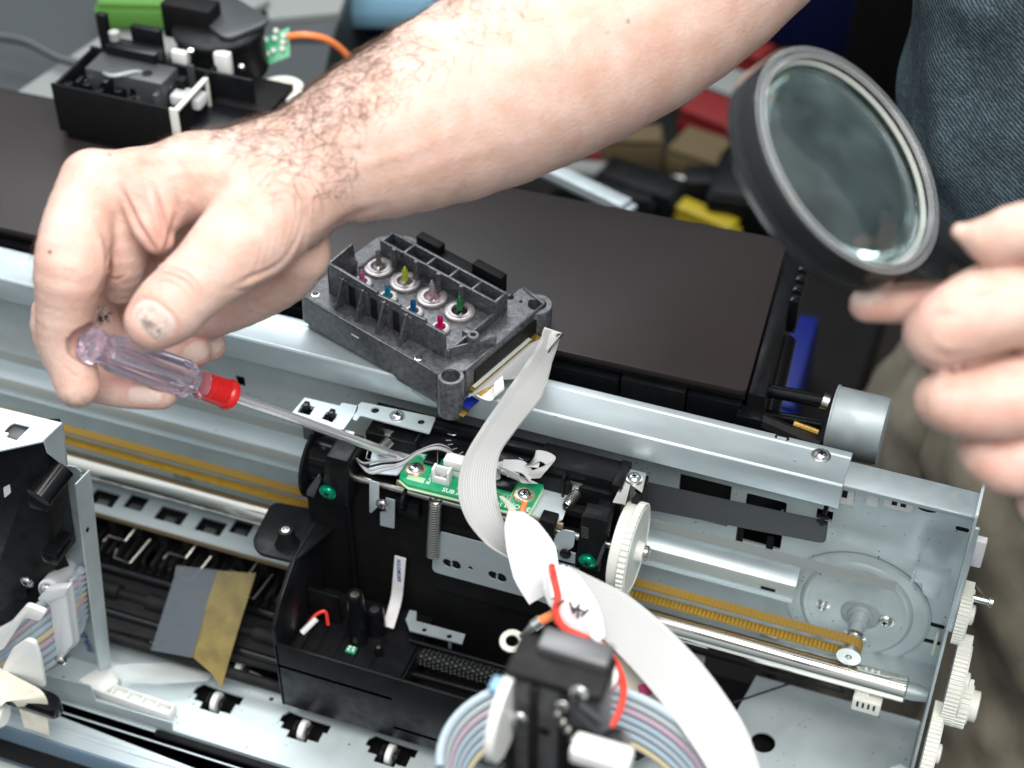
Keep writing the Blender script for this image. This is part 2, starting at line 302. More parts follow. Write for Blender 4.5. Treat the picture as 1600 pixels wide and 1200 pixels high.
        bm.to_mesh(me); bm.free()
        for p in me.polygons: p.use_smooth = True
        me.set_sharp_from_angle(angle=math.radians(smooth))
        o = bpy.data.objects.new(name, me); C.objects.link(o); me.materials.append(material)
        if parent: o.parent = parent
        return o
def tag(o, label, cat, group=None, kind=None):
    if label: o['label'] = label
    if cat: o['category'] = cat
    if group: o['group'] = group
    if kind: o['kind'] = kind
    return o
def thing(name, label, cat, loc=(0, 0, 0), group=None):
    o = bpy.data.objects.new(name, None); C.objects.link(o); o.location = loc; o.empty_display_size = 0.02; return tag(o, label, cat, group)
def centre(root):                             # move an Empty to the base of its thing while its parts stay put
    pts = []
    def walk(o, off):
        for c in o.children:
            q = off+c.location
            if c.type == 'MESH': pts.extend([v.co+q for v in c.data.vertices][::7])
            walk(c, q)
    bpy.context.view_layer.update(); walk(root, Vector())
    if not pts: return
    n = len(pts); b = Vector((sum(p.x for p in pts)/n, sum(p.y for p in pts)/n, min(p.z for p in pts)))
    root.location += b
    for c in root.children: c.location -= b
def dupe(o, name=None, off=(0, 0, 0), parent=None):   # a copy of a part and of its sub-parts, same mesh data
    c = o.copy(); C.objects.link(c); c.location = o.location+Vector(off); c.parent = parent if parent is not None else o.parent
    for ch in o.children: dupe(ch, None, (0, 0, 0), c)
    return c
X = Vector((1, 0, 0)); Y = Vector((0, 1, 0)); Z = Vector((0, 0, 1))
def smooth_path(pts, n=8):                    # Catmull-Rom
    P = [Vector(p) for p in pts]; P = [P[0]*2-P[1]]+P+[P[-1]*2-P[-2]]; out = []
    for i in range(1, len(P)-2):
        for k in range(n):
            t = k/n; a, b, c, d = P[i-1:i+3]
            out.append(0.5*((2*b)+(c-a)*t+(2*a-5*b+4*c-d)*t*t+(3*b-a-3*c+d)*t**3))
    out.append(P[-2]); return out
def circ(c, u, v, r, n=20, r2=None): c, u, v = Vector(c), Vector(u), Vector(v); return [c+u*r*math.cos(2*PI*k/n)+v*(r2 or r)*math.sin(2*PI*k/n) for k in range(n)]
def rpoly(pts, r, n=4):                       # round the corners of a planar polygon
    pts = [Vector(p) for p in pts]; out = []; m = len(pts)
    for i in range(m):
        rr = r[i] if isinstance(r, (list, tuple)) else r
        a, b, c = pts[i-1], pts[i], pts[(i+1) % m]; d1 = (a-b); d2 = (c-b); q = min(rr, d1.length*0.45, d2.length*0.45)
        if q < 1e-4: out.append(b); continue
        p1 = b+d1.normalized()*q; p2 = b+d2.normalized()*q
        for k in range(n+1): t = k/n; out.append(p1*(1-t)**2+b*2*t*(1-t)+p2*t*t)
    return out
def rrect(c, u, v, hw, hh, r=0.1, n=3): c, u, v = Vector(c), Vector(u), Vector(v); return rpoly([c-u*hw-v*hh, c+u*hw-v*hh, c+u*hw+v*hh, c-u*hw+v*hh], r, n)
def screw(o, ax, r, parent, m=None, name='screw', h=None, ref=None, washer=True):   # pan head with a cross recess
    o = Vector(o); ax = Vector(ax).normalized(); h = h or r*0.55; mb = MB()
    n = 32
    prof = [(0, r*1.0), (h*0.25, r*1.02), (h*0.7, r*0.86), (h*0.95, r*0.6), (h, r*0.42)]
    mb.lathe(o, ax, ([(-0.02, r*1.28), (0.03, r*1.28), (0.04, r*1.0)] if washer else [])+prof, n)
    rf = Vector(ref) if ref else (Vector((0, 0, 1)) if abs(ax.z) < 0.9 else Vector((1, 0.4, 0))); a = (rf-ax*rf.dot(ax)).normalized(); b = ax.cross(a)
    s = mb.build(name, m or M['bright'], parent, smooth=40)
    k = MB(); q = r*0.13
    for (d1, d2) in ((a, b), (b, a)): k.obox(o+ax*h, d1, d2, ax, (-r*0.44, -q, -h*0.3), (r*0.44, q, 0.004+r*0.01*(d1 is a)))
    k.build('cross_recess', M['black_soft'], s)
    return s
def gear_pr(teeth, n, depth): return lambda k: 1.0 if (k*teeth*2//n) % 2 == 0 else 1.0-depth
def coil(o, ax, L, r, wire, turns, n=14, ref=None):
    o = Vector(o); ax = Vector(ax).normalized(); rf = Vector(ref) if ref else (Z if abs(ax.z) < 0.9 else X); a = (rf-ax*rf.dot(ax)).normalized(); b = ax.cross(a)
    return MB().tube([o+ax*L*i/(turns*n)+(a*math.cos(2*PI*i/n)+b*math.sin(2*PI*i/n))*r for i in range(turns*n+1)], wire, 6)
def text(body, o, u, v, size, m, name='lettering', parent=None, th=0.012, align='LEFT', bold=False):   # flat print, converted to a mesh
    cu = bpy.data.curves.new(name, 'FONT'); cu.body = body; cu.size = size; cu.extrude = th/2; cu.align_x = align; cu.resolution_u = 2
    if bold: cu.offset = size*0.018
    to = bpy.data.objects.new('tmp', cu); C.objects.link(to); dg = bpy.context.evaluated_depsgraph_get(); dg.update()
    me = bpy.data.meshes.new_from_object(to.evaluated_get(dg)); bpy.data.objects.remove(to)
    u = Vector(u).normalized(); v = Vector(v).normalized(); nn = u.cross(v).normalized(); v = nn.cross(u)
    me.transform(Matrix(((u.x, v.x, nn.x, o[0]), (u.y, v.y, nn.y, o[1]), (u.z, v.z, nn.z, o[2]), (0, 0, 0, 1))))
    me.materials.clear(); me.materials.append(m); ob = bpy.data.objects.new(name, me); C.objects.link(ob)
    if parent: ob.parent = parent
    return ob
# ================================================================== SETTING
s = MB().box((-160, -120, -90.5), (220, 260, -90)).build('floor', M['floor']); tag(s, None, None, kind='structure')
s = MB().box((-160, 230, -90), (220, 232, 140)).build('wall', M['panel_dark']); tag(s, None, None, kind='structure')
# ================================================================== PRINTER CHASSIS
PR = thing('printer', 'large printer stripped of its covers, pale blue-grey steel frame with long rail, rod and belts', 'printer')
YB = 0.5                                            # front face of the back plate
mb = MB()
prof = [(0.9, -0.9), (0.9, 0.0), (0.55, 0.0), (0.5, -0.05), (-1.05, -0.05), (-1.2, 0.0), (-1.3, -0.1), (-1.36, -1.38), (-1.28, -1.38), (-1.22, -0.17), (-1.16, -0.12), (0.8, -0.15), (0.8, -0.9)]
mb.sheet([(-40, a, b) for a, b in prof], [], X, 55.76)
rail = mb.build('rear_rail', M['steel_clean'], PR, bevel=0.03)
mb = MB(); prof = [(0.45, -0.6), (0.45, -0.12), (-0.95, -0.12), (-1.1, -0.16), (-1.14, -0.34), (-1.08, -0.34), (-1.02, -0.22), (0.38, -0.22), (0.38, -0.6)]
mb.sheet([(15.72, a, b) for a, b in prof], [], X, 5.75)
ext = mb.build('rail_extension', M['steel_dull'], PR, bevel=0.02)
screw(W(1283, 712, z=-0.02), Z, 0.34, PR, ref=(1, .3, 0))
mb = MB(); c = W(1222, 684, z=0); mb.sheet(rrect(c+Z*0.003, X, Y, 0.32, 0.12, 0.08), [], Z, 0.006); mb.build('slot', M['black_soft'], rail)
mb = MB(); mb.obox(c+Z*0.0, X, Y, Z, (-0.22, -0.12, 0), (0.22, 0.02, 0.05)); mb.build('slot_tab', M['steel_clean'], rail, bevel=0.02)
# slots in the rail face at the far left
c = W(386, 590, y=-1.37)
# back plate with its windows
def yp(x, y_, yy=YB): return W(x, y_, y=yy)
def pix(pts, **k): return [W(a, b, **k) for a, b in pts]
xr = 21.45
outer = [(-40, YB, -0.3), (-40, YB, -12.0), (xr, YB, -12.0), (xr, YB, -0.3)]
def rect_hole(x0, z0, x1, z1, r=0.12): return rrect(((x0+x1)/2, YB, (z0+z1)/2), X, Z, abs(x1-x0)/2, abs(z1-z0)/2, r)
h = []
a = yp(1063, 740); b = yp(1141, 782); h.append(rect_hole(a.x, a.z, b.x, a.z-2.7, 0.05))
a = yp(1167, 770); b = yp(1222, 828); h.append(rect_hole(a.x, a.z, b.x+.05, a.z-3.2, 0.15))
a = yp(1277, 794); b = yp(1300, 815); h.append(rect_hole(a.x, a.z, b.x, b.z, 0.03))
a = yp(1072, 956); h.append(rect_hole(a.x-.15, a.z-.22, a.x+.22, a.z+.22, 0.04))
a = yp(376, 596); h.append(rect_hole(a.x-.25, a.z-.35, a.x+.25, a.z+.35, 0.03))
a = yp(240, 722); h.append(rect_hole(a.x-.3, a.z-.25, a.x+.25, a.z+.25, 0.05))
plate = MB().sheet(outer, h, Y, 0.12).build('back_plate', M['steel'], PR, smooth=30)
MB().box((-40, 1.4, -14), (xr, 1.6, -1.2)).build('inner_wall', M['black_soft'], PR)
a = yp(1222, 800)
MB().sheet([Vector((a.x-1.3, YB+.35, a.z-1.6)), Vector((a.x, YB+.35, a.z-1.6)), Vector((a.x, YB+.35, a.z-.2))], [], Y, .05).build('inner_bracket', M['steel_dull'], PR)
a = yp(1152, 838)
for px_, l0, l1 in ((1158, 822, 850), (1205, 838, 862)):
    a = yp(px_, l0, YB-.003); b = yp(px_-4, l1, YB-.003)
    MB().sheet(rrect(((a.x+b.x)/2, YB-.006, (a.z+b.z)/2), X, Z, .17, abs(a.z-b.z)/2, .15), [], Y, .005).build('slot', M['black_soft'], plate)
# pressed round boss with pulley shaft
bc = W(1338, 950, y=YB-.05)
def R3(prof, n=64, r2=1.16): 
    mb = MB(); vs = []
    for hh, r in prof:
        for k in range(n): t = 2*PI*k/n; vs.append(bc+X*math.cos(t)*r+Z*math.sin(t)*r*r2-Y*hh)
    fs = [(i*n+k, i*n+(k+1) % n, (i+1)*n+(k+1) % n, (i+1)*n+k) for i in range(len(prof)-1) for k in range(n)]; fs.append(tuple((len(prof)-1)*n+k for k in range(n)))
    return mb.add(vs, fs)
R3([(-.06, 2.78), (0.02, 2.74), (0.16, 2.55), (0.18, 2.45), (0.10, 2.3), (0.06, 2.2)]).build('pressed_boss', M['steel'], PR, smooth=60)
R3([(0.0, 3.5), (0.045, 3.4), (0.05, 3.3)], r2=1.05).build('boss_border', M['steel'], PR, smooth=60)
pu = W(1344, 962, y=YB-.2)
pl = MB().lathe(pu+Y*.2, -Y, [(0, .95), (.16, .95), (.2, .88), (.2, .62), (.35, .6), (.38, .48), (.9, .46), (.92, .36), (2.1, .36)], 32).build('pulley_hub', M['steel_dull'], PR)
yfront = -2.35; pc = Vector((pu.x, yfront, pu.z))
MB().lathe(pc+Y*1.25, -Y, [(0, .47), (.05, .58), (.1, .42), (1.15, .42), (1.2, .58), (1.26, .58), (1.28, .16), (1.2, .1)], 32).build('belt_pulley', M['bright'], PR)
MB().lathe(pc+Y*1.25, -Y, [(1.25, .13), (1.34, .12), (1.345, .01)], 16).build('axle_pin', M['tin'], pl)
# toothed belts: thin loops running along X
def belt(name, x0, zt, zb, y0, y1, x1, endc=None, tooth=True):
    mb = MB(); r = (zt-zb)/2; zc = (zt+zb)/2; pts = [Vector((x0, 0, zt)), Vector((x1, 0, zt))]
    pts += [Vector((x1+math.sin(a)*r, 0, zc+math.cos(a)*r)) for a in [PI*k/12 for k in range(1, 12)]]+[Vector((x1, 0, zb)), Vector((x0, 0, zb))]
    yc = (y0+y1)/2; mb.ribbon([p+Y*yc for p in pts], [Y]*len(pts), y1-y0, -0.08)
    o = mb.build(name, M['belt'], PR)
    if tooth:
        tb = MB(); x = x0
        while x < x1:
            tb.box((x, y0+.01, zt-.08), (x+.09, y1-.01, zt-.13)); tb.box((x, y0+.01, zb+.08), (x+.09, y1-.01, zb+.14)); x += .2
        t = tb.build('belt_teeth', M['belt_teeth'], o); t['kind'] = 'stuff'
    return o
belt('timing_belt', -40, pu.z+.5, pu.z-.5, yfront+.4, yfront+.88, pu.x)
# screws on the boss
screw(W(1383, 970, y=YB-.1), -Y, .34, PR); MB().lathe(W(1286, 944, y=YB-.08), -Y, [(0, .36), (.04, .36), (.06, .2), (.3, .17), (.38, .08)], 20).build('rivet', M['bright'], PR)
# long light channel under the rail, in front of the plate
a = W(1242, 930, y=-.5); ch = MB()
ch.sheet([(-40, q, r) for q, r in [(-.5, -9.05), (-.5, -8.0), (.1, -7.6), (.48, -7.6), (.48, -7.7), (.14, -7.7), (-.42, -8.06), (-.42, -9.05)]], [], X, 54.4)
ch = ch.build('lower_channel', M['steel_clean'], PR, bevel=.02)
MB().box((-40, -.62, -9.12), (14.35, -.42, -9.05)).build('channel_lip', M['steel_clean'], ch)
MB().obox(W(1200, 921, y=-.52), X, Y, Z, (-.35, -.02, -.06), (.35, .1, .1)).build('channel_notch', M['black_soft'], ch)
# grey encoder film with its end hook
a0 = W(1000, 812, y=-.95); a1 = W(1402, 908, y=-.95)
MB().sheet([Vector((-40, -.95, a0.z+.25)), Vector((a1.x, -.95, a0.z+.25)), Vector((a1.x, -.95, a0.z-.38)), Vector((-40, -.95, a0.z-.38))], [], Y, .02).build('encoder_film', M['strip'], PR)
c = W(1440, 905, y=-.7)
hk = MB().sheet(pix([(1431, 878), (1487, 890), (1482, 918), (1470, 916), (1468, 934), (1455, 936), (1442, 928), (1441, 912), (1423, 908)], y=-.7), [], Y, .08).build('film_hook', M['steel_clean'], PR, bevel=.02)
MB().obox(W(1424, 905, y=-.75), X, Y, Z, (0, -.05, -.3), (.08, 1.3, .5)).build('hook_leg', M['steel_clean'], hk)
# dark grey guard blade with T-shaped catch
bl = MB().sheet(rpoly(pix([(1004, 752), (1130, 780), (1294, 815), (1290, 850), (1010, 796)], y=-.75), [0, 0, .1, .35, 0]), [], Y, .04).build('guard_blade', M['dgrey'], PR)
c = W(1285, 812, y=-.8)
MB().box((c.x-.09, -.85, c.z-.35), (c.x+.09, YB, c.z+.25)).box((c.x-.28, -.86, c.z+.1), (c.x+.28, -.75, c.z+.25)).box((c.x-.24, -.86, c.z-.2), (c.x+.24, -.75, c.z-.05)).build('catch', M['black_dull'], bl)
# bottom flange, guide rod and its seat
fl = MB().box((-40, -.9, -12.12), (xr, YB+.12, -12.0)).box((-40, -.98, -12.4), (xr, -.9, -12.0)).build('bottom_flange', M['steel_dull'], PR, bevel=.02)
MB().sheet(rpoly([W(1202, 997, y=-.7)+Vector((-.45, 0, -.5)), W(1202, 997, y=-.7)+Vector((.45, 0, -.5)), W(1202, 997, y=-.7)+Vector((.4, 0, .45)), W(1202, 997, y=-.7)+Vector((-.4, 0, .45))], [0, 0, .3, .3]), [], Y, .25).build('cable_clip', M['tin'], PR, bevel=.04)
for px_, py_ in ((285, 747),):
    c = W(px_, py_, y=-.7); MB().sheet(rpoly([c+Vector((-.6, 0, -.5)), c+Vector((.5, 0, -.5)), c+Vector((.45, 0, .45)), c+Vector((-.5, 0, .45))], [0, 0, .3, .3]), [], Y, .25).build('cable_clip', M['tin'], PR, bevel=.04)
RY, RZ, RR = -2.2, -11.1, .62
rod = MB().lathe((-38, RY, RZ), X, [(0, RR-.05), (.06, RR), (58.35, RR), (58.42, RR-.06), (58.43, .02)], 40).build('guide_rod', M['chrome'], PR)
MB().lathe((20.4, RY, RZ), X, [(0, .42), (.3, .42), (1.0, .3)], 24).build('rod_seat', M['steel_dull'], PR)
# right-hand side plate (seen nearly edge-on) and its gear train
def xp(pts, x): return pix(pts, x=x)
sp_ = [(21.45, .62, .5), (21.45, .62, -1.0), (21.45, .2, -1.2), (21.45, .2, -2.6), (21.45, .62, -2.8), (21.45, .62, -10), (21.45, .62, -17), (21.45, -14, -17), (21.45, -14, -15), (21.45, -4.6, -14.2), (21.45, -4.2, -12.5), (21.45, -3.2, -9.5), (21.45, -2.1, -6.5), (21.45, -2.0, -2.0), (21.45, -1.4, .3)]
side = MB().sheet(rpoly(sp_, .2, 3), [], X, .12).build('side_plate', M['steel'], PR, smooth=30)
sf = MB().box((21.57, -2.1, -6.5), (21.75, -1.95, .2)).build('plate_flange', M['steel_clean'], side, bevel=.02)
MB().sheet([(20.6, -4.9, -17), (21.4, -4.9, -17), (21.4, -4.9, -13.4), (20.9, -4.9, -13.2), (20.5, -4.9, -13.6)], [], Y, .1).build('plate_gusset', M['steel'], side)
for (y0, z0) in ((.2, -9.2), (.25, -10.4)): MB().sheet(rrect((21.0, YB-.01, z0), X, Z, .42, .13, .1), [], Y, .008).build('notch', M['black_soft'], plate)
MB().sheet(rrect((21.1, YB-.01, -2.6), X, Z, .3, .12, .1), [], Y, .008).build('notch', M['black_soft'], plate)
MB().obox((21.2, .0, -10.0), X, Y, Z, (-.1, -.1, -.7), (.05, .4, .6)).build('plate_tab', M['ivory'], side, bevel=.03)
def gearwheel(c, r, th, teeth, parent=PR, name='gear', m='ivory', hub=.3):
    n = teeth*4; g = MB().lathe(c, X, [(0, r), (th, r)], n, prong=lambda k: 1.0 if k % 4 < 2 else 1-.09/r*1.4).build(name, M[m], parent, smooth=25)
    MB().lathe(Vector(c)+X*th, X, [(0, r*.8), (.08, r*.78), (.09, r*.7), (.02, r*.68), (.02, hub*1.6), (.25, hub*1.5), (.3, hub)], 40).build('gear_web', M[m], g)
    return g
g1 = gearwheel((21.75, -5.2, -11.2), 2.3, .5, 70); gearwheel((22.1, -2.9, -8.6), 2.1, .6, 64); gearwheel((21.75, -1.6, -5.6), 1.45, .45, 48)
gearwheel((22.7, -3.3, -9.6), 1.15, .5, 30); MB().lathe((22.3, -3.3, -9.6), X, [(0, .75), (1.3, .72), (1.35, .5)], 28).build('gear_hub', M['ivory'], PR)
MB().lathe((22.1, -1.5, -4.6), X, [(0, .16), (.8, .16), (.85, .25), (1.0, .24)], 16).build('axle_pin', M['bright'], PR)
MB().box((21.6, -1.6, -2.6), (22.2, -1.2, -1.0)).build('side_clip', M['tape_white'], PR, bevel=.06)
MB().box((21.65, -9.4, -17.4), (22.5, -8.2, -13.6)).build('side_cover', M['white'], PR, bevel=.25)
# white clips hanging under the rail extension
for pts in ([(1310, 762), (1336, 768), (1332, 790), (1311, 788)], [(1354, 770), (1374, 774), (1371, 794), (1352, 790)], [(1382, 775), (1430, 786), (1426, 803), (1379, 792)], [(1430, 786), (1500, 800), (1500, 806), (1428, 792)]):
    MB().sheet(rpoly(pix(pts, y=-.3), .12), [], Y, .5).build('rail_clip', M['white'], PR, bevel=.05)
for px_, py_ in ((1320, 772), (1398, 784), (1412, 787)): MB().obox(W(px_, py_, y=-.31), X, Y, Z, (-.12, -.01, -.22), (.12, .05, .2)).build('clip_slot', M['black_soft'], PR)
MB().sheet(circ(W(1449, 795, y=YB-.02), X, Z, .45, 20, .2), [], Y, .01).build('notch', M['black_soft'], plate)
# motor behind the rail and its leads
mo = MB().lathe(W(1298, 655, y=4.0), X, [(0, 1.62), (.02, 1.66), (.1, 1.66), (.12, 1.6), (2.2, 1.6), (2.45, 1.55), (2.5, 1.42), (2.52, .3)], 48).build('motor', M['steel_dull'], PR)
for (a, b, r) in (((1190, 608), (1292, 628), .33), ((1195, 648), (1285, 664), .27)):
    MB().tube([W(*a, y=4.2), W(*b, y=4.0)], r, 20).build('spindle', M['black_gloss'], PR)
MB().tube([W(1284, 626, y=4.0), W(1294, 630, y=4.0)], .42, 20).build('spindle_collar', M['tin'], PR)
MB().tube([W(1240, 662, y=3.0), W(1278, 676, y=3.0)], .16, 10).build('terminal', M['gold'], PR)
MB().tube([W(1150, 640, y=3.0), W(1240, 680, y=2.6), W(1280, 700, y=2.2)], .4, 8).build('motor_mount', M['black_dull'], PR)
# white cable plug hanging below the rod
c = W(1358, 1095, y=-2.6)
pg = MB().obox(c, X, Y, Z, (-.75, -.4, -.5), (.6, .4, .35)).build('cable_plug', M['ivory'], PR, bevel=.08)
for k in range(4): MB().obox(c+Vector((-.48+k*.26, -.42, .1)), X, Y, Z, (-.05, -.01, -.22), (.05, .05, .12)).build('plug_slot', M['black_dull'], pg)
for k in range(3): MB().tube(smooth_path([c+Vector((-.5+k*.2, 0, .3)), c+Vector((-.9+k*.2, .3, .8)), c+Vector((-.4+.3*k, .5, 1.6))]), .12, 8).build('plug_wire', M['white'], pg)
# ---------------- floor plate, paper path, front wall
fx = [(-40, -13.0), (21.4, -13.0), (21.4, 1.2), (-40, 1.2)]
FZ = -17.0
def fz(x, y_, z=FZ): return W(x, y_, z=z)
hol = []
rollers = [(338, 1094), (474, 1138), (610, 1176), (245, 1005), (376, 1048)]
for (x, y_) in rollers[:3]:
    c = fz(x, y_); o = [(-1.1, -.35), (-.6, -.35), (-.6, -.75), (.5, -.75), (.5, -.55), (1.05, -.55), (1.05, .1), (1.25, .1), (1.25, .65), (-.1, .65), (-1.1, .75), (-1.35, .4), (-1.35, 0), (-1.1, 0)]
    hol.append([c+Vector((p, q, 0)) for p, q in o])
hol.append(circ(fz(1192, 1160), X, Y, .62, 24)); hol.append(circ(fz(424, 1092), X, Y, .13, 12))
outer = [fz(60, 1058), fz(175, 985), fz(250, 1003), fz(300, 1030), fz(385, 1045), fz(450, 1075), Vector((-4, -5.0, FZ)), Vector((12, -5.5, FZ)), Vector((13, 1.0, FZ)), Vector((21.4, 1.0, FZ)), Vector((21.4, -16.0, FZ)), Vector((-24, -13.2, FZ))]
floor_p = MB().sheet(outer, hol, Z, -.12).build('floor_plate', M['steel'], PR, smooth=30)
MB().box((-40, -16, FZ-1.2), (21.4, 1.2, FZ-1.1)).build('under_tray', M['black_soft'], PR)
for i, (x, y_) in enumerate(rollers):
    c = fz(x, y_)+Vector((0, 0, -.15 if i < 3 else .1))
    r = MB().lathe(c-X*.16, X, [(0, .3), (.02, .52), (.3, .52), (.32, .3)], 26).build('feed_roller', M['white'], PR)
    MB().lathe(c-X*.45, X, [(0, .14), (.0, .4), (.14, .42), (.15, .2), (.75, .2), (.76, .42), (.9, .4)], 20, prong=lambda k: 1 if k % 2 else .86).build('roller_hub', M['black_dull'], r)
# far deck: ribbed black paper guide between floor and rod
MB().sheet([(-40, .4, -15.6), (-40, -9.8, -15.6), (9, -7.0, -15.6), W(1140, 1098, z=-15.6), W(1300, 1044, z=-15.6), (17.5, .4, -15.6)], [], Z, -.2).build('paper_guide', M['black_dull'], PR)
x = -25.5
ribs = MB()
while x < -9:
    ribs.box((x, -4.6, -15.6), (x+.16, -3.0, -14.75)); x += .52
ribs.build('guide_rib', M['black_dull'], PR, bevel=.02)['kind'] = 'stuff'
for k in range(11):
    x = -25.0+k*1.5
    MB().box((x, -3.1, -15.6), (x+.5, -2.5, -13.9)).box((x-.2, -4.4, -15.3), (x-.1, -3.4, -14.5)).build('guide_post', M['black_dull'], PR, bevel=.04)
for k, (y0, z0, m) in enumerate(((-5.0, -15.5, 'black_gloss'), (-6.3, -15.6, 'black_dull'), (-7.6, -15.7, 'black_gloss'), (-8.9, -15.8, 'black_dull'))):
    MB().lathe((-26, y0, z0), X, [(0, .3), (17, .3)], 20).build('feed_shaft', M[m], PR)
for k in range(5):
    MB().lathe((-24.2+k*3.1, -6.3, -15.6), X, [(0, .4), (.05, .5), (1.4, .5), (1.45, .4)], 24).build('rubber_roller', M['black_dull'], PR)
for k in range(3):
    a = Vector((-20.6+k*3.6, -4.0, -14.2))
    MB().tube([a+Vector((.5, 1.2, .5)), a+Vector((.2, 0, .1)), a+Vector((-.9, .1, 0)), a+Vector((-1.0, -.3, -.1))], .05, 6).build('wire_spring', M['tin'], PR)
    MB().tube([a+Vector((1.5, .4, .3)), a+Vector((1.1, -1.2, -.1)), a+Vector((.1, -1.1, -.1)), a+Vector((0, -.6, 0))], .05, 6).build('wire_spring', M['tin'], PR)
# pale strip with windows between rod and paper guide
hs = []; wins = []
for (x, y_, wd) in ((163, 778, 1.5), (213, 785, 1.1), (268, 805, 1.6), (330, 822, 1.5), (378, 824, 1.1)):
    c = W(x, y_, z=-13.0); hs.append(rrect(c, X, Y, wd/2, .52, .05)); wins.append((c, wd))
st = MB().sheet([(-40, -1.0, -13), (-9.5, -1.0, -13), (-9.5, -3.55, -13), (-40, -3.55, -13)], hs, Z, -.1).build('slotted_strip', M['steel_clean'], PR, smooth=30)
MB().box((-40, -3.62, -13.25), (-9.5, -3.55, -12.98)).build('strip_edge', M['brown_rail'], st)
for i, (c, wd) in enumerate(wins):
    t = MB().obox(c+Z*-.2, X, Y, Z, (-.3, -.45, -.05), (.35, -.05, .1)).build('contact_tab', M['tin'] if i in (0, 2, 3) else M['dgrey'], st, bevel=.03)
    MB().obox(c+Z*-.35, X, Y, Z, (-wd/2-.1, -.6, -.2), (wd/2+.1, .6, 0)).build('window_block', M['black_gloss'], st)
# dark shapes under the rod on the right
MB().obox((9.5, -3.4, -13.8), X, Y, Z, (-2.6, 0, -.6), (1.2, 2, .2)).build('frame_rib', M['steel_dull'], PR, bevel=.05)
MB().obox((8.0, -3.6, -13.9), X, Y, Z, (0, -.3, -1.5), (1.6, .1, .25)).build('frame_block', M['black_dull'], PR, bevel=.05)
MB().tube([(6, -4.6, -15.2), (13, -3.9, -15.2)], .55, 16).build('feed_shaft', M['black_gloss'], PR)
MB().tube([(4, -6.0, -15.4), (13, -4.7, -15.4)], .35, 16).build('feed_shaft', M['steel_dull'], PR)
# front wall
A = fz(60, 1058); 
fw_ = MB(); 
def fline(z, pts): return [W(a, b, z=z) for a, b in pts]
# low front lip, ledge and outer wall; they run parallel to the rod
lip = MB().box((-21, -12.62, FZ), (8, -12.5, FZ+.5)).build('floor_lip', M['steel_clean'], PR, bevel=.02)
MB().sheet(rpoly(pix([(68, 1052), (142, 1070), (150, 1093), (270, 1128), (270, 1140), (66, 1082)], y=-12.66), [.1, .1, .1, 0, 0, 0]), [], -Y, .08).build('stepped_lip', M['steel_dull'], PR)
MB().box((-40, -14.9, FZ-.1), (8, -12.7, FZ)).box((-40, -14.3, FZ), (8, -14.05, FZ+.09)).box((-40, -13.3, FZ), (8, -13.2, FZ+.06)).build('front_ledge', M['steel_clean'], PR, bevel=.03)
MB().box((-40, -15.05, FZ-3.4), (8, -14.9, FZ+.05)).build('front_wall', M['grey_box'], PR, bevel=.04)
MB().box((-40, -18.5, FZ-3.6), (8, -15.05, FZ-3.1)).build('front_shelf', M['white'], PR, bevel=.1)
c = W(605, 1168, z=FZ)
MB().box((-14.2, -13.0, FZ+.02), (3, -12.66, FZ+.28)).build('rubber_strip', M['black_soft'], PR, bevel=.05)
# ================================================================== CARRIAGE
CA = thing('carriage', 'black ink carriage with green circuit board riding on the chrome rod below the print head', 'printer carriage')
B = 'black'
# lower tray box
BX0, BX1, FY, FZB, FZT = -8.7, 6.4, -9.65, -16.0, -11.3
MB().box((BX0, FY, FZB), (BX1, FY+.22, FZT)).build('front_wall', M['black'], CA, bevel=.08)
MB().sheet(rpoly([(BX0, FY, FZB), (BX0, FY, -10.1), (BX0, -8.7, -9.0), (BX0, -7.0, -7.95), (BX0, -1.6, -7.95), (BX0, -1.6, FZB)], [.05, .15, .3, .1, .05, .05]), [], X, .22).build('side_wall', M[B], CA, bevel=.04)
MB().box((BX0, FY, -13.0), (-2.6, -4.4, -12.8)).build('tray_floor', M[B], CA)
MB().box((-2.62, FY, -15.2), (BX1, -4.4, -15.0)).build('tray_floor', M['black_dull'], CA)
MB().box((-2.7, FY+.3, -15), (-2.5, -5.2, -12.8)).build('tray_step', M[B], CA, bevel=.03)
MB().box((BX0, -4.4, -15), (BX1, -4.15, -3.9)).build('rear_wall', M['black_soft'], CA, bevel=.03)
MB().box((BX1-.2, -9.6, -16), (BX1, -1.6, -8)).build('side_wall', M[B], CA, bevel=.04)
# left shelf with a screw boss
MB().sheet(rpoly([W(425, 783, z=-8), W(545, 805, z=-8), Vector((-8.5, -7.1, -8)), W(405, 864, z=-8), W(393, 846, z=-8)], [.5, .1, .02, .3, .5]), [], -Z, .22).build('side_shelf', M[B], CA, bevel=.05)
c = W(449, 850, z=-8)
bo = MB().lathe(c, Z, [(0, .62), (.15, .5), (.9, .36), (1.0, .34), (1.02, .18), (.7, .17)], 28).build('screw_boss', M[B], CA)
MB().lathe(c+Z*.9, Z, [(0, .19), (.125, .2), (.13, .13), (.05, .12)], 20).build('brass_insert', M['tin'], bo)
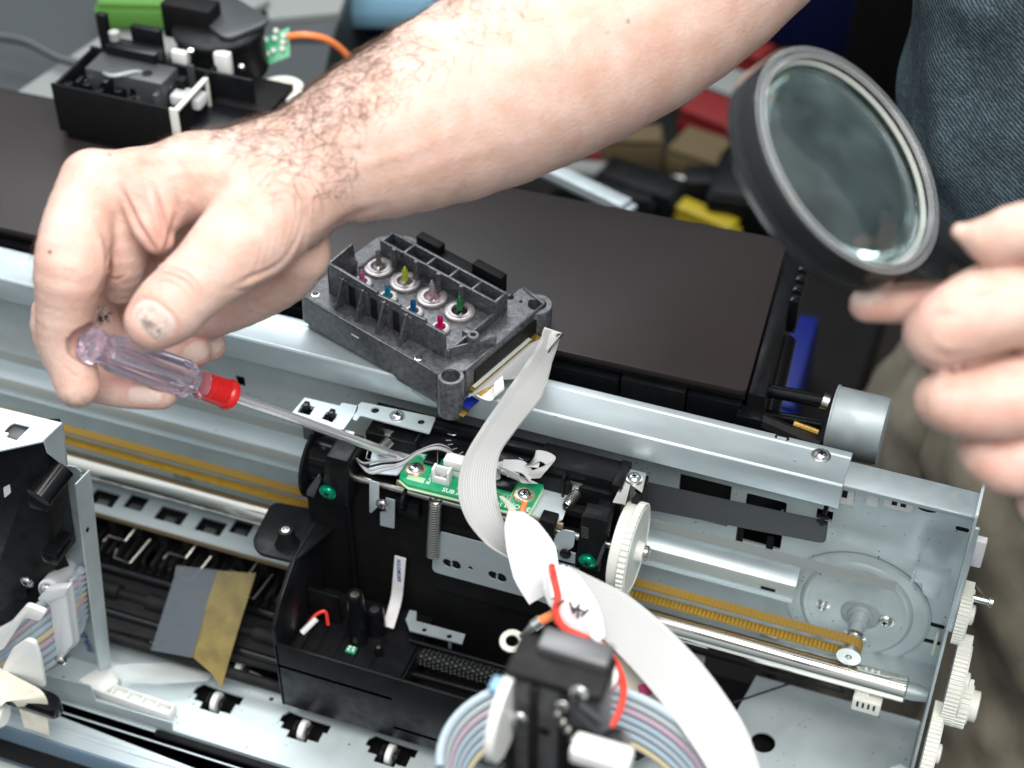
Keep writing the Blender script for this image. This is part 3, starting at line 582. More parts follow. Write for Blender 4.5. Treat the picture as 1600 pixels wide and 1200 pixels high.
# floor posts, ribs
for (x, y_, z0, h, r) in ((561, 1000, -12.8, 3.4, .42), (588, 985, -12.8, 1.6, .45), (592, 1022, -12.8, .55, .2)):
    c = W(x, y_, z=z0)
    p = MB().lathe(c, Z, [(0, r*1.15), (h*.93, r), (h, r*.92), (h+.01, r*.5), (h-.2, r*.45)], 24).build('post', M['black_gloss'], CA)
    MB().lathe(c+Z*(h-.08), Z, [(0, r*.5), (.09, r*.52), (.1, r*.3)], 16).build('post_insert', M['tin'], p)
for k in range(5): MB().box((-8.2+k*.95, -9.2, -12.8), (-8.12+k*.95, -5.0, -12.72)).build('floor_rib', M[B], CA)
MB().box((-6.75, -4.75, -12.8), (-6.5, -4.4, -4.2)).build('wall_rib', M['black_gloss'], CA, bevel=.1)
MB().box((-8.4, -6.4, -12.8), (-6.7, -6.2, -10.7)).build('cross_rib', M[B], CA, bevel=.05)
c = W(549, 1017, z=-12.8); ch = MB().obox(c, X, Y, Z, (-.25, -.2, 0), (.25, .2, .12)).build('chip', M['pcb'], CA, bevel=.02)
for (a, b) in ((-.12, -.08), (.12, -.06), (-.1, .1), (.1, .1)): MB().obox(c+Vector((a, b, .12)), X, Y, Z, (-.06, -.05, 0), (.06, .05, .06)).build('chip_contact', M['silk'], ch)
MB().box((-8.3, -8.7, -12.79), (-7.9, -6.8, -12.6)).build('cable_slot', M['black_soft'], CA)
MB().tube(smooth_path([Vector((-8.1, -7.2, -12.4)), Vector((-7.8, -6.9, -11.9)), Vector((-7.4, -6.6, -11.8)), Vector((-7.2, -6.8, -12.5))]), .09, 8).build('lead', M['redwire'], CA)
MB().tube([Vector((-8.2, -7.7, -12.5)), Vector((-7.7, -7.0, -12.0))], .16, 8).build('lead', M['white'], CA)
# printed flat strip standing against the rear wall
q = [W(625, 868, y=-4.6), W(616, 948, y=-4.75), W(607, 982, y=-5.6)]
pth = [W(625, 868, y=-4.55), W(621, 910, y=-4.6), W(617, 940, y=-4.7), W(607, 962, y=-5.3), W(606, 985, z=-12.75)]
pth = smooth_path([W(626, 870, y=-4.6), W(623, 905, y=-4.65), W(619, 938, y=-4.8), W(607, 980, z=-12.65)], 5)
fs = MB().ribbon(pth, [X]*len(pth), .58, .05).build('flat_strip', M['tape_white'], CA)
text('N 2-CHICAP5', W(620, 874, y=-4.72), (-.03, 0, -1), (1, 0, 0), .27, M['ink_blue'], 'lettering', fs, bold=True)
# galvanised plate hanging from the front of the carriage
yy = -4.75
outer = rpoly(pix([(679, 829), (790, 858), (905, 888), (905, 965), (840, 938), (675, 893)], y=yy), [.3, 0, .1, .1, 0, .35])
hs = []
for (x, y_, r) in ((699, 880, .25), (712, 883, .27), (735, 888, .12), (770, 899, .25), (783, 903, .27), (884, 930, .2)):
    hs.append(circ(W(x, y_, y=yy), X, Z, r, 18, r*1.15))
pl = MB().sheet(outer, hs, Y, .07).build('front_plate', M['steel_clean'], CA, smooth=30)
MB().box((-2.2, -4.6, -10.2), (6.0, -4.42, -5.5)).build('plate_backing', M['black_soft'], CA)
# extension spring
c = W(681, 780, y=-4.9); e_ = W(676, 868, y=-4.9)
coil(c, (e_-c), (e_-c).length, .27, .06, 24).build('extension_spring', M['tin'], CA)
MB().tube([c+Z*.5, c+Z*.15, c], .07, 8).build('spring_hook', M['tin'], CA)
# dark steel bracket and brush roller in the lower tray
c = W(680, 985, z=-11.8)
MB().sheet(pix([(634, 968), (640, 953), (651, 955), (650, 970), (727, 991), (722, 1006), (640, 985)], z=-12.0), [circ(W(663, 984, z=-12.0), X, Y, .12, 12), circ(W(702, 994, z=-12.0), X, Y, .14, 12)], Z, -.08).build('steel_bracket', M['steel_dull'], CA)
MB().tube([W(703, 1000, z=-12.1), W(703, 1012, z=-13)], .09, 6).build('bracket_leg', M['steel_dull'], CA)
a = W(625, 1016, z=-13.4); b = W(800, 1066, z=-13.4)
br = MB().lathe(a, b-a, [(0, .1), (.01, .36), ((b-a).length, .36)], 24).build('brush_roller', M['black_soft'], CA)
mb = MB()
for k in range(26):
    for j in range(10):
        t = a+(b-a)*(k+.5)/26; an = 2*PI*(j+.5*(k % 2))/10; d = Vector((0, math.cos(an), math.sin(an))); mb.obox(t+d*.34, X, d.cross(X), d, (-.06, -.05, 0), (.06, .05, .09))
mb.build('bristles', M['dgrey'], br)['kind'] = 'stuff'
MB().tube([W(640, 1052, z=-13.8), W(850, 1110, z=-13.8)], .2, 12).build('shaft', M['black_gloss'], CA)
MB().tube([W(640, 1000, z=-12.6), W(850, 1060, z=-12.6)], .13, 12).build('shaft', M['black_gloss'], CA)
# upper body: rear block, ledges
MB().box((-6.2, -3.1, -5.0), (6.3, -1.55, -2.3)).build('upper_body', M[B], CA, bevel=.06)
MB().box((-6.2, -2.2, -2.3), (6.3, -1.5, -1.75)).build('upper_ridge', M['black_gloss'], CA, bevel=.05)
MB().box((2.2, -2.9, -2.3), (6.3, -1.5, -1.62)).build('side_block', M[B], CA, bevel=.06)
MB().box((5.9, -3.2, -5), (6.35, -1.5, -1.5)).build('block_end', M[B], CA, bevel=.05)
MB().box((-9.0, -4.3, -15), (-6.0, -1.6, -5.0)).build('side_body', M['black_soft'], CA, bevel=.05)
MB().box((4.8, -4.3, -15), (6.4, -1.6, -5.0)).build('side_body', M['black_soft'], CA, bevel=.05)
MB().box((-6.2, -4.2, -5.4), (6.4, -1.6, -5.0)).build('cross_ledge', M[B], CA, bevel=.04)
for x in (-3.6, 1.9, 3.6): MB().box((x, -3.3, -4.9), (x+.1, -1.7, -1.85)).build('stiffening_rib', M[B], CA, bevel=.02)
# half-round dial
c = W(760, 700, z=-2.15); dl = MB().sheet([c+Vector((math.cos(a)*2.2, math.sin(a)*1.15, 0)) for a in [PI+PI*k/28 for k in range(29)]], [], Z, .12).build('dial', M['black_gloss'], CA, bevel=.02)
for k in range(11):
    a = PI+PI*(k+1)/12; MB().obox(c+Vector((math.cos(a)*1.85, math.sin(a)*.95, .121)), (math.cos(a), math.sin(a), 0), (-math.sin(a), math.cos(a), 0), Z, (-.12, -.02, 0), (.12, .02, .01)).build('dial_mark', M['steel_dull'], dl)
MB().tube(smooth_path([W(700, 678, z=-1.9), W(710, 680, z=-1.9), W(718, 675, z=-1.9), W(745, 672, z=-1.9)]), .035, 6).build('wire_spring', M['tin'], CA)
# top brackets (zinc)
zz = -1.6
o = pix([(476, 621), (531, 634), (534, 629), (560, 634), (558, 642), (536, 671), (528, 671), (453, 649)], z=zz)
h1 = pix([(473, 630), (492, 636), (484, 649), (464, 644)], z=zz); h2 = pix([(511, 643), (528, 647), (519, 660), (502, 654)], z=zz)
tb = MB().sheet(rpoly(o, .06), [h1, h2], Z, -.07).build('top_bracket', M['steel_clean'], CA, smooth=30)
for h_, dx in ((h1, 0), (h2, .1)):
    c = sum(h_, Vector())/4; MB().obox(c, X, Y, Z, (-.14+dx, -.1, -.5), (.12+dx, .25, .32)).obox(c, X, Y, Z, (-.35, -.3, -.5), (.3, .3, -.2)).build('snap_hook', M['black_gloss'], tb, bevel=.03)
o = pix([(558, 634), (565, 628), (681, 652), (671, 677), (563, 649), (557, 657), (551, 655)], z=zz)
tb = MB().sheet(rpoly(o, [.05, .05, .1, .1, .1, .05, .05]), [circ(W(586, 641, z=zz), X, Y, .2, 16), circ(W(658, 659, z=zz), X, Y, .17, 16)], Z, -.08).build('top_bracket', M['steel_clean'], CA, smooth=30)
screw(W(621, 650, z=zz), Z, .30, CA, ref=(1, .4, 0))
MB().obox(W(483, 670, z=-2.8), X, Y, Z, (-.35, 0, -.8), (.2, .5, .7)).build('hook_block', M['dgrey'], CA, bevel=.04)
MB().obox(W(545, 684, z=-2.2), X, Y, Z, (-.25, -.2, -.2), (.25, .2, .3)).build('wire_plug', M['ivory'], CA, bevel=.06)
# left roller cam, arch block and green screw
cx = W(500, 722, x=-8.6)
MB().lathe((-9.0, cx.y+.15, cx.z-.1), X, [(0, 1.7), (.05, 1.85), (.2, 1.85), (.25, 1.7)], 48).build('roller_cam', M[B], CA)
MB().lathe((-8.8, cx.y+.1, cx.z+.1), X, [(0, 1.25), (1.3, 1.2)], 36).build('cam_drum', M['black_gloss'], CA)
yb = -5.5
ab = MB().sheet(rpoly(pix([(508, 712), (545, 722), (544, 792), (503, 784)], y=yb), [.15, .15, .05, .05]), [], Y, 1.8).build('arch_block', M[B], CA, bevel=.1)
MB().obox(W(519, 737, y=yb-.01), X, Y, Z, (-.14, -.005, -1.1), (.14, .03, .35)).build('slot', M['black_soft'], ab)
screw(W(512, 769, y=yb-.02), -Y, .33, CA, M['green_screw'], ref=(1, 0, .3))
MB().sheet(rpoly(pix([(497, 743), (501, 752), (490, 778), (478, 774), (480, 765)], y=yb+.2), .1), [], Y, .2).build('release_lever', M['dgrey'], CA, bevel=.04)
# carriage front bar
MB().lathe((-6.9, -4.75, -3.72), X, [(0, .17), (14.2, .17)], 16).build('front_bar', M['tin'], CA)
MB().box((-3.9, -4.9, -3.4), (4.2, -4.75, -3.1)).build('board_support', M['brown_rail'], CA)
# small parts under the board, left
MB().sheet(pix([(577, 751), (592, 755), (592, 790), (580, 802), (577, 800)], y=-5.2), [], Y, .06).build('plate_ear', M['steel_clean'], CA, bevel=.01)
MB().lathe(W(615, 772, x=-4.6), X, [(0, .62), (.9, .62)], 28).build('bar_clamp', M[B], CA, bevel=.03)
MB().lathe(W(631, 777, x=-3.6), X, [(0, .45), (.06, .62), (.2, .62), (.24, .45)], 28).build('clamp_disc', M['black_gloss'], CA)
screw(W(597, 788, y=-5.25), -Y, .25, CA)
MB().sheet(rpoly(pix([(602, 778), (617, 782), (616, 826), (594, 821), (594, 800), (603, 800)], y=-5.1), .06), [], Y, .05).build('spring_plate', M['steel_dull'], CA)
MB().obox(W(632, 795, y=-4.9), X, Y, Z, (-.6, 0, -.5), (.7, .6, .4)).build('sensor_block', M[B], CA, bevel=.05)
# board tray and board
zt = -3.05
MB().sheet(rpoly(pix([(586, 684), (602, 688), (606, 690), (646, 703), (640, 716), (622, 742), (575, 738)], z=zt), .1), [], Z, -.07).build('board_tray', M['steel_clean'], CA)
MB().sheet(rpoly(pix([(835, 750), (850, 752), (897, 764), (903, 780), (884, 797), (879, 812), (868, 815), (800, 796)], z=zt), .1), [], Z, -.07).build('board_tray', M['steel_clean'], CA)
MB().obox(W(854, 763, z=zt), X, Y, Z, (-.3, -.04, .002), (.25, .06, .02)).build('slot', M['black_soft'], CA)
zp = -2.75
pts = pix([(647, 706), (668, 706), (850, 756), (844, 768), (827, 797), (815, 800), (637, 757), (624, 746), (626, 738)], z=zp)
pc_ = MB().sheet(pts, [], Z, -.16).build('circuit_board', M['pcb'], CA)
MB().sheet([p-Z*.162 for p in pix([(647, 707), (850, 757), (846, 770), (829, 800), (815, 803), (637, 760), (622, 748)], z=zp)], [], Z, -.06).build('board_edge', M['pcb_edge'], CA)
for (x, y_) in ((649, 733), (819, 774)):
    c = W(x, y_, z=zp); MB().lathe(c, Z, [(0, .47), (.012, .47), (.013, .3)], 32).build('copper_ring', M['copper'], pc_)
    screw(c+Z*.03, Z, .32 if x < 700 else .30, CA, ref=(1, .3, 0))
def onpcb(x, y_, a, b, name, m, h=.02, z0=.002): return MB().obox(W(x, y_, z=zp), X, Y, Z, (a[0], a[1], z0), (b[0], b[1], h)).build(name, M[m], pc_, bevel=.01)
onpcb(650, 748, (-.42, -.16), (.42, .16), 'blank_label', 'pcb_edge', .008)
onpcb(678, 722, (-.4, -.3), (.3, .3), 'chip', 'black_gloss', .18)
onpcb(787, 757, (-.75, -.36), (.55, .36), 'chip', 'black_gloss', .2)
for k in range(7):
    onpcb(767+k*6.2, 747+k*1.6, (-.04, -.03), (.05, .07), 'chip_leg', 'bright', .12)
    onpcb(772+k*6.2, 770+k*1.6, (-.03, -.05), (.03, .05), 'chip_leg', 'gold', .06)
for k in range(5): onpcb(633+k*7, 740+k*1.8, (-.03, -.03), (.03, .03), 'via', 'gold', .004)
def onp(body, x, y_, sz, u=X, v=Y, **k): return text(body, W(x, y_, z=zp+.008), u, v, sz, M['silk'], 'lettering', pc_, th=.004, **k)
onp('SUB ASSY', 690, 767, .34, bold=True); onp('01', 774, 789, .30, bold=True); onp('[HOME', 788, 790, .38, bold=True)
onp('BLACK', 670, 757, .24, Y, -X, bold=True); onp('CN1', 680, 752, .2, Y, -X, bold=True); onp('MK1', 652, 712, .26, X, Y, bold=True); onp('HN0', 660, 717, .22); onp('7', 696, 727, .3, (.8, .6, 0), (-.6, .8, 0), bold=True); onp('1C', 712, 764, .2); onp('1', 806, 768, .28, bold=True)
MB().tube([W(a, b, z=zp+.01) for a, b in ((796, 783), (800, 771), (806, 756))], .014, 5).build('silk_line', M['silk'], pc_)
# white sockets on the board
def socket(x, y_, wd, dp, h, name='socket'):
    c = W(x, y_, z=zp); t = .12; mb = MB(); 
    mb.obox(c, X, Y, Z, (-wd/2, -dp/2, 0), (-wd/2+t, dp/2, h)); mb.obox(c, X, Y, Z, (wd/2-t, -dp/2, 0), (wd/2, dp/2, h)); mb.obox(c, X, Y, Z, (-wd/2+t, dp/2-t, 0), (wd/2-t, dp/2, h*.92))
    mb.obox(c, X, Y, Z, (-wd/2+t, -dp/2, 0), (wd/2-t, -dp/2+t, h*.45)); mb.obox(c, X, Y, Z, (-wd/2+t, -dp/2+t, .0), (wd/2-t, dp/2-t, .1))
    o = mb.build(name, M['white'], CA, bevel=.02)
    for k in (-.15, .15): MB().obox(c, X, Y, Z, (k-.03, -.03, .1), (k+.03, .03, h*.7)).build('pin', M['bright'], o)
    return o
socket(691, 752, .85, .45, .85); socket(712, 738, .9, .6, .8)
MB().obox(W(712, 728, z=zp+.5), X, Y, Z, (-.5, -.3, 0), (.45, .3, .5)).build('plug', M['white'], CA, bevel=.05)
MB().tube([W(684, 728, z=zp+.2), W(684, 705, z=zp+.4), W(681, 698, z=zp+.5), W(692, 700, z=zp+.5)], .025, 5).build('jumper_wire', M['bright'], CA)
# four thin leads from the plug to the socket over the board's left end
for k in range(4):
    d = (k-1.5)
    p = [W(547+k, 690, z=-2.2), W(554+d*1.5, 712+d*2, z=-2.6), W(572+d*3, 731+d*5, z=-2.5), W(598+d*2, 727+d*5, z=-2.3), W(628, 722+d*2.5, z=-2.2), W(655, 706+d, z=-1.7), W(684, 698+d*2, z=-1.5), W(706+d*2, 707+d*3, z=-1.9), W(711+d*2.4, 722+d*3, z=-2.1)]
    MB().tube(smooth_path(p), .055, 8).build('lead', M['greywire' if k != 1 else 'black'], CA)
# coil springs with white clips
for (x, y_, zz_) in ((600, 697, -2.6), (894, 780, -2.7)):
    c = W(x, y_, z=zz_); coil(c+Vector((-.15, -.3, -.15)), (.35, .85, .3), .8, .24, .04, 8).build('torsion_spring', M['tin'], CA)
    MB().sheet(rpoly([c+v for v in (Vector((-.3, .5, .62)), Vector((-.12, .45, .4)), Vector((-.15, .3, .1)), Vector((.2, .3, .1)), Vector((.15, .45, .4)), Vector((.35, .5, .62)))], .03), [], Vector((0, .9, -.3)), .05).build('spring_clip', M['bright'], CA)
    MB().obox(c, (.35, .85, .3), X, Z, (-.1, -.1, -.2), (.8, .1, .0)).build('spring_arbor', M['black_gloss'], CA)
MB().tube([W(586, 722, z=-2.6), W(572, 716, z=-2.5), W(575, 705, z=-2.4)], .035, 6).build('wire_spring', M['tin'], CA)
# right arm, cheek block, cam plate and green screw
MB().sheet(rpoly(pix([(884, 785), (925, 793), (940, 782), (962, 772), (945, 808), (950, 812), (888, 796)], z=-2.9), .06), [], Z, -.4).build('pivot_arm', M['black_soft'], CA, bevel=.06)
MB().sheet(rpoly(pix([(945, 760), (975, 766), (957, 800), (930, 798)], z=-2.7), .06), [], Z, -.5).build('cheek_block', M[B], CA, bevel=.05)
MB().lathe(W(886, 790, z=-2.9), Z, [(-.4, .2), (.05, .2), (.1, .12)], 16).build('arm_pivot', M['black_gloss'], CA)
yb = -5.1
rb = MB().sheet(rpoly(pix([(908, 806), (950, 815), (945, 850), (936, 895), (898, 887)], y=yb), [.1, .15, .3, .1, .1]), [], Y, .9).build('cam_plate', M[B], CA, bevel=.06)
for k in range(6): MB().obox(W(912, 824+k*3, y=yb-.01), X, Y, Z, (-.1, -.02, -.02), (.22, .02, .02)).build('scale_mark', M['dgrey'], rb)
MB().obox(W(932, 830, y=yb-.01), (1, 0, -.2), Y, (.2, 0, 1), (-.14, -.005, -.7), (.16, .03, .4)).build('slot', M['black_soft'], rb)
screw(W(918, 877, y=yb-.02), -Y, .33, CA, M['green_screw'], ref=(1, 0, .3))
MB().sheet(rpoly(pix([(940, 855), (944, 850), (944, 862), (934, 886), (931, 880)], y=yb-.3), .05), [], Y, .15).build('release_lever', M['dgrey'], CA)
MB().sheet(rpoly(pix([(865, 838), (880, 828), (899, 832), (896, 855), (884, 862), (866, 858)], y=-5.0), .15), [], Y, .06).build('lower_ear', M['steel_clean'], CA)
MB().obox(W(884, 868, y=-5.0), X, Y, Z, (-.4, 0, -.4), (.45, .1, .25)).build('ear_plate', M['steel_dull'], CA)
MB().lathe(W(884, 864, y=-5.12), -Y, [(0, .27), (.12, .26), (.13, .1)], 24).build('ear_knob', M['black_gloss'], CA)
MB().obox(W(858, 820, y=-4.9), X, Y, Z, (-.4, -.3, -.6), (.35, .4, .5)).build('bar_clamp', M[B], CA, bevel=.06)
# side brackets: right clip with screw
MB().sheet(rpoly(pix([(981, 732), (1010, 739), (1003, 770), (985, 757), (977, 788), (957, 785), (972, 755)], z=-1.7), .05), [], Z, -.06).build('side_bracket', M['tin'], CA)
MB().obox(W(1004, 745, z=-1.8), X, Y, Z, (-.1, -1.4, -2), (.25, .2, -.05)).build('bracket_block', M['black_gloss'], CA, bevel=.03)
screw(W(991, 747, z=-1.66), Z, .30, CA, ref=(.8, .6, 0))
# big white gear
gc = W(958, 848, x=6.45)
g = MB().lathe((6.45, gc.y, gc.z), X, [(.25, 1.9), (.3, 2.02), (.8, 2.02)], 64).build('encoder_gear', M['ivory'], CA)
MB().lathe((7.15, gc.y-.05, gc.z-.05), X, [(.1, 2.2), (.42, 2.2)], 200, prong=lambda k: 1.0 if k % 4 < 2 else .965).build('toothed_rim', M['ivory'], g, smooth=25)
MB().lathe((7.57, gc.y-.05, gc.z-.05), X, [(-.01, 2.05), (.05, 2.0), (.06, 1.9), (0.02, 1.88), (.02, .5), (.35, .45), (.38, .3)], 48).build('gear_hub', M['ivory'], g)
MB().lathe((7.9, gc.y-.05, gc.z-.05), X, [(0, .3), (.05, .34), (.2, .34), (.28, .2)], 24).build('hub_screw', M['bright'], g)
MB().obox((7.0, gc.y, gc.z), X, Y, Z, (-.2, .4, -4.5), (.2, 1.0, -2.0)).build('gear_strut', M['steel_dull'], CA, bevel=.05)
# tape-white folded flat cable at the right of the board (its own thing)
FF = thing('folded_flat_cable', 'short white flat cable folded into a loop over the right end of the circuit board', 'flat cable')
def rib3(name, pts, sides, wid, m='ribbon', parent=None, th=.04, n=6):
    P_ = smooth_path(pts, n); K = len(pts)-1; S_ = []
    for i in range(len(P_)):
        t = min(i/n, K); k = min(int(t), K-1); S_.append(Vector(sides[k]).lerp(Vector(sides[k+1]), t-k))
    if isinstance(wid, (list, tuple)):
        ww = [wid[min(int(min(i/n, K)), K-1)]*(1-(min(i/n, K)-min(int(min(i/n, K)), K-1)))+wid[min(int(min(i/n, K)), K-1)+1]*(min(i/n, K)-min(int(min(i/n, K)), K-1)) for i in range(len(P_))]
    else: ww = wid
    return MB().ribbon(P_, S_, ww, th).build(name, M[m], parent, smooth=60)
rib3('cable', [W(770, 752, z=-2.2), W(772, 726, z=-1.4), W(793, 731, z=-1.5), W(806, 742, z=-1.5)], [(.6, .6, 0)]*4, .75, parent=FF)
rib3('cable_fold', [W(785, 728, z=-1.3), W(815, 730, z=-1.2), W(830, 745, z=-1.4)], [(-.2, 1, 0)]*3, .75, parent=FF)
rib3('cable_fold', [W(796, 734, z=-1.1), W(800, 746, z=-1.5), W(825, 748, z=-1.6)], [(1, -.3, .1)]*3, 1.1, parent=FF)
rib3('cable_loop', [W(832, 748, z=-1.5), W(843, 735, z=-1.1), W(860, 720, z=-.9), W(840, 712, z=-.9), W(829, 730, z=-1.2)], [(1, .5, 0), (1, .5, 0), (.4, 1, 0), (-.6, 1, 0), (1, .2, 0)], .7, parent=FF)
# ================================================================== PRINT HEAD
PH = thing('print_head', 'dark grey print head block with coloured ink nozzles lying tilted across the rail', 'print head')
D_ = W(706, 600, z=1.6); A_ = W(467, 462, z=2.0); C_ = W(857, 469, z=1.75)
U = (D_-A_).normalized(); V = (C_-D_); V = (V-U*V.dot(U)).normalized(); N = U.cross(V)
if N.z < 0: N = -N
LU = (D_-A_).length; LV = (C_-D_).dot(V)
def hp(u, v, n=0): return D_+U*(u-LU)+V*v+N*n          # u from the left end, v from the front edge
def hq(px, py, n=0): q = WP(px, py, D_+N*n, N)-D_; return (q.dot(U)+LU, q.dot(V))
def hbox(name, u0, v0, u1, v1, n0, n1, m='head', bevel=.04, parent=None): return MB().obox(hp(0, 0), U, V, N, (min(u0, u1), min(v0, v1), n0), (max(u0, u1), max(v0, v1), n1)).build(name, M[m], parent or PH, bevel=bevel)
TB = 1.55
ol = [hp(*hq(*p)) for p in [(470, 459), (706, 600), (720, 578), (857, 470), (800, 437), (640, 368), (600, 366), (575, 375)]]
ol = [hp(0, 0), hp(LU-.9, 0), hp(LU-.9, .35), hp(LU-.25, .95), hp(LU, 1.0), hp(LU, LV-.2), hp(LU-1.6, LV), hp(LU-1.7, LV-1.0), hp(1.2, LV-.6), hp(.7, LV-.9), hp(0, LV-1.6)]
hol = [circ(hp(.55, .55), U, V, .14, 14), circ(hp(*hq(654, 560)), U, V, .14, 14), circ(hp(*hq(760, 536)), U, V, .14, 14), circ(hp(*hq(833, 477)), U, V, .42, 24), circ(hp(*hq(797, 464)), U, V, .2, 16), circ(hp(*hq(814, 471)), U, V, .1, 12)]
base = MB().sheet(rpoly(ol, [.3, .1, .1, .1, .2, .35, .3, .1, .2, .2, .3]), hol, N, -TB).build('base_block', M['head'], PH, bevel=0, smooth=30)
hbox('base_lower', .25, .15, LU-.3, LV-1.4, -TB-.5, -TB+.1, bevel=.08)
for (u, v) in [(.55, .55), hq(654, 560), hq(760, 536)]:
    MB().lathe(hp(u, v, -.25), N, [(0, .14), (.29, .2), (.3, .14), (0, .1)], 16).build('insert', M['bright'], base)
for p, r in ((hq(833, 477), .42), (hq(797, 464), .2)): MB().lathe(hp(p[0], p[1], -.9), N, [(0, r), (.01, r)], 20).build('hole_floor', M['black_soft'], base)
# rim round the base top
def hwall(name, pts, n0, n1, th=.14, m='head'):
    mb = MB()
    for (a, b) in zip(pts[:-1], pts[1:]):
        A, B2 = hp(*a), hp(*b); d = (B2-A); L_ = d.length; d.normalize(); s_ = N.cross(d); mb.obox(A, d, s_, N, (-.01, -th/2, n0), (L_+.01, th/2, n1))
    return mb.build(name, M[m], PH, bevel=.02)
hwall('rim', [(.05, .06), (LU-.9, .06), (LU-.9, .4)], -.1, .09, .1)
hwall('rim', [(LU-.06, 1.0), (LU-.06, LV-.4), (LU-1.5, LV-.1)], -.1, .09, .1)
# corner boss with bore
cb = hp(LU-.35, .35)
MB().lathe(cb, N, [(-2.3, .5), (-2.2, .62), (-.02, .62), (.06, .58), (.06, .43), (-.8, .4), (-.81, .01)], 40).build('corner_boss', M['head'], PH)
MB().lathe(hp(LU-.35, LV-.55), N, [(-1.6, .72), (-.1, .74), (-.02, .7), (-.02, .45), (-.9, .42), (-.91, .01)], 40).build('corner_boss', M['head'], PH)
# tall front wall, buttresses
HT = 2.0                                            # height of the well walls
u0, v0 = hq(500, 478); u1 = hq(690, 588)[0]; 
v0 = 1.05; u0 = .95; u1 = 7.6; v1 = 4.6
u1 = hq(688, 566)[0]
k1 = MB().sheet([hp(u0, v0, -.05), hp(u1, v0, -.05), hp(u1, v0, 1.5), hp(u1-1.1, v0, 1.5), hp(u1-1.15, v0, 1.7), hp(u1-2.6, v0, 1.6), hp(u1-2.65, v0, 1.75), hp(u1-4.0, v0, 1.6), hp(u1-4.05, v0, 1.75), hp(u0+.9, v0, 1.85), hp(u0, v0, 1.85)], [], V, .16).build('front_wall', M['head'], PH, bevel=.02)
MB().sheet([hp(u0, v0, 0), hp(u0, v0+1.9, 0), hp(u0, v0+1.7, 2.0), hp(u0, v0, 1.85)], [], U, .14).build('end_wall', M['head'], PH, bevel=.02)
for uu in (u0+1.0, u0+2.25, u0+3.55, u0+4.9): 
    MB().sheet([hp(uu, v0, 0), hp(uu, v0-.75, 0), hp(uu, v0-.16, 1.5), hp(uu, v0, 1.55)], [], U, .12).build('buttress', M['head'], PH, bevel=.015)
for uu in (u0+1.35, u0+2.7, u0+4.05): hbox('wall_recess', uu, v0-.02, uu+.38, v0+.05, .05, 1.25, 'black_dull', .01)
for uu in (u0+.75, u0+2.05, u0+3.35, u0+4.7): hbox('wall_pilaster', uu, v0-.08, uu+.55, v0+.1, 0, 1.45, bevel=.03)
# rear wall with open bays
vr = v1
hwall('rear_wall', [(u0+.2, vr), (u1+.2, vr)], 0, 1.1, .14); hwall('rear_wall', [(u0+.2, vr+.75), (u1+.2, vr+.75)], 0, 1.15, .14)
for k in range(6): hwall('bay_divider', [(u0+.3+k*(u1-u0-.2)/5, vr-.05), (u0+.3+k*(u1-u0-.2)/5, vr+.8)], 0, 1.12, .13)
for k in range(4): hbox('bay_floor', u0+.8+k*1.35, vr+.1, u0+1.5+k*1.35, vr+.65, .0, .35, 'black_dull', .02)
hwall('end_wall', [(u1+.1, v0+.1), (u1+.15, vr)], 0, .5, .14)
hwall('divider', [(u1-.05, v0+.05), (u1+1.25, v0+2.2), ], 0, .55, .12)
hbox('well_floor', u0, v0+.1, u1+.1, vr, -.1, .12, 'head', .02)
# round posts between wells
for k in range(4):
    c = (u0+1.35+k*1.38, vr-.35-.0*k); MB().lathe(hp(*c), N, [(0, .2), (1.0, .14), (1.15, .13), (1.3, .13), (1.36, .1)], 18).build('post', M['head'], PH)
c = hq(739, 545); MB().lathe(hp(*c), N, [(0, .33), (.85, .30), (.9, .26), (.9, .14), (.6, .13)], 28).build('screw_boss', M['head'], PH)
hbox('block', c[0]-.75, c[1]+.1, c[0]-.2, c[1]+.5, 0, .65)
# nozzles
def nozzle(px, py, col, puddle, big, hz=.15, tall=1.0):
    u, v = hq(px, py, hz); o = hp(u, v, hz)
    r = .65 if big else .42
    s_ = MB().lathe(o, N, [(-.1, r+.08), (.1, r+.08), (.14, r+.02), (.14, r*.86), (.17, r*.84), (.17, r*.62), (.06, r*.6), (.05, .01)], 36).build('seal_ring', M['washer'], PH)
    MB().lathe(o, N, [(.05, r*.60), (.06, r*.58), (.10, r*.5), (.2, r*.33), (.27, .05)], 28).build('filter_cup', M[puddle], s_)
    MB().lathe(o, N, [(.1, .17), (.2, .16), (.45*tall, .13), (.5*tall, .115), (.52*tall, .14), (.83*tall, .135), (.9*tall, .1), (1.02*tall, .02)], 16).build('nozzle_pin', M[col], s_)
    for k in range(3):
        a = 2*PI*k/3; d = U*math.cos(a)+V*math.sin(a); MB().obox(o+N*.84*tall, d, N.cross(d), N, (.05, -.012, 0), (.12, .012, .12)).build('pin_flute', M['black_soft'], s_)
nozzle(592, 419, 'n_black', 'puddle_grey', True, tall=1.15); nozzle(633, 442, 'n_lime', 'puddle_grey', True); nozzle(675, 466, 'n_mauve', 'puddle_pink', True, tall=1.1); nozzle(718, 488, 'n_green', 'puddle_dark', True)
nozzle(566, 443, 'n_pink', 'puddle_pink', False, tall=.85); nozzle(606, 466, 'n_teal', 'puddle_grey', False, tall=.85); nozzle(646, 489, 'n_blue', 'puddle_grey', False, tall=.85); nozzle(688, 514, 'n_crimson', 'puddle_red', False, tall=.85)
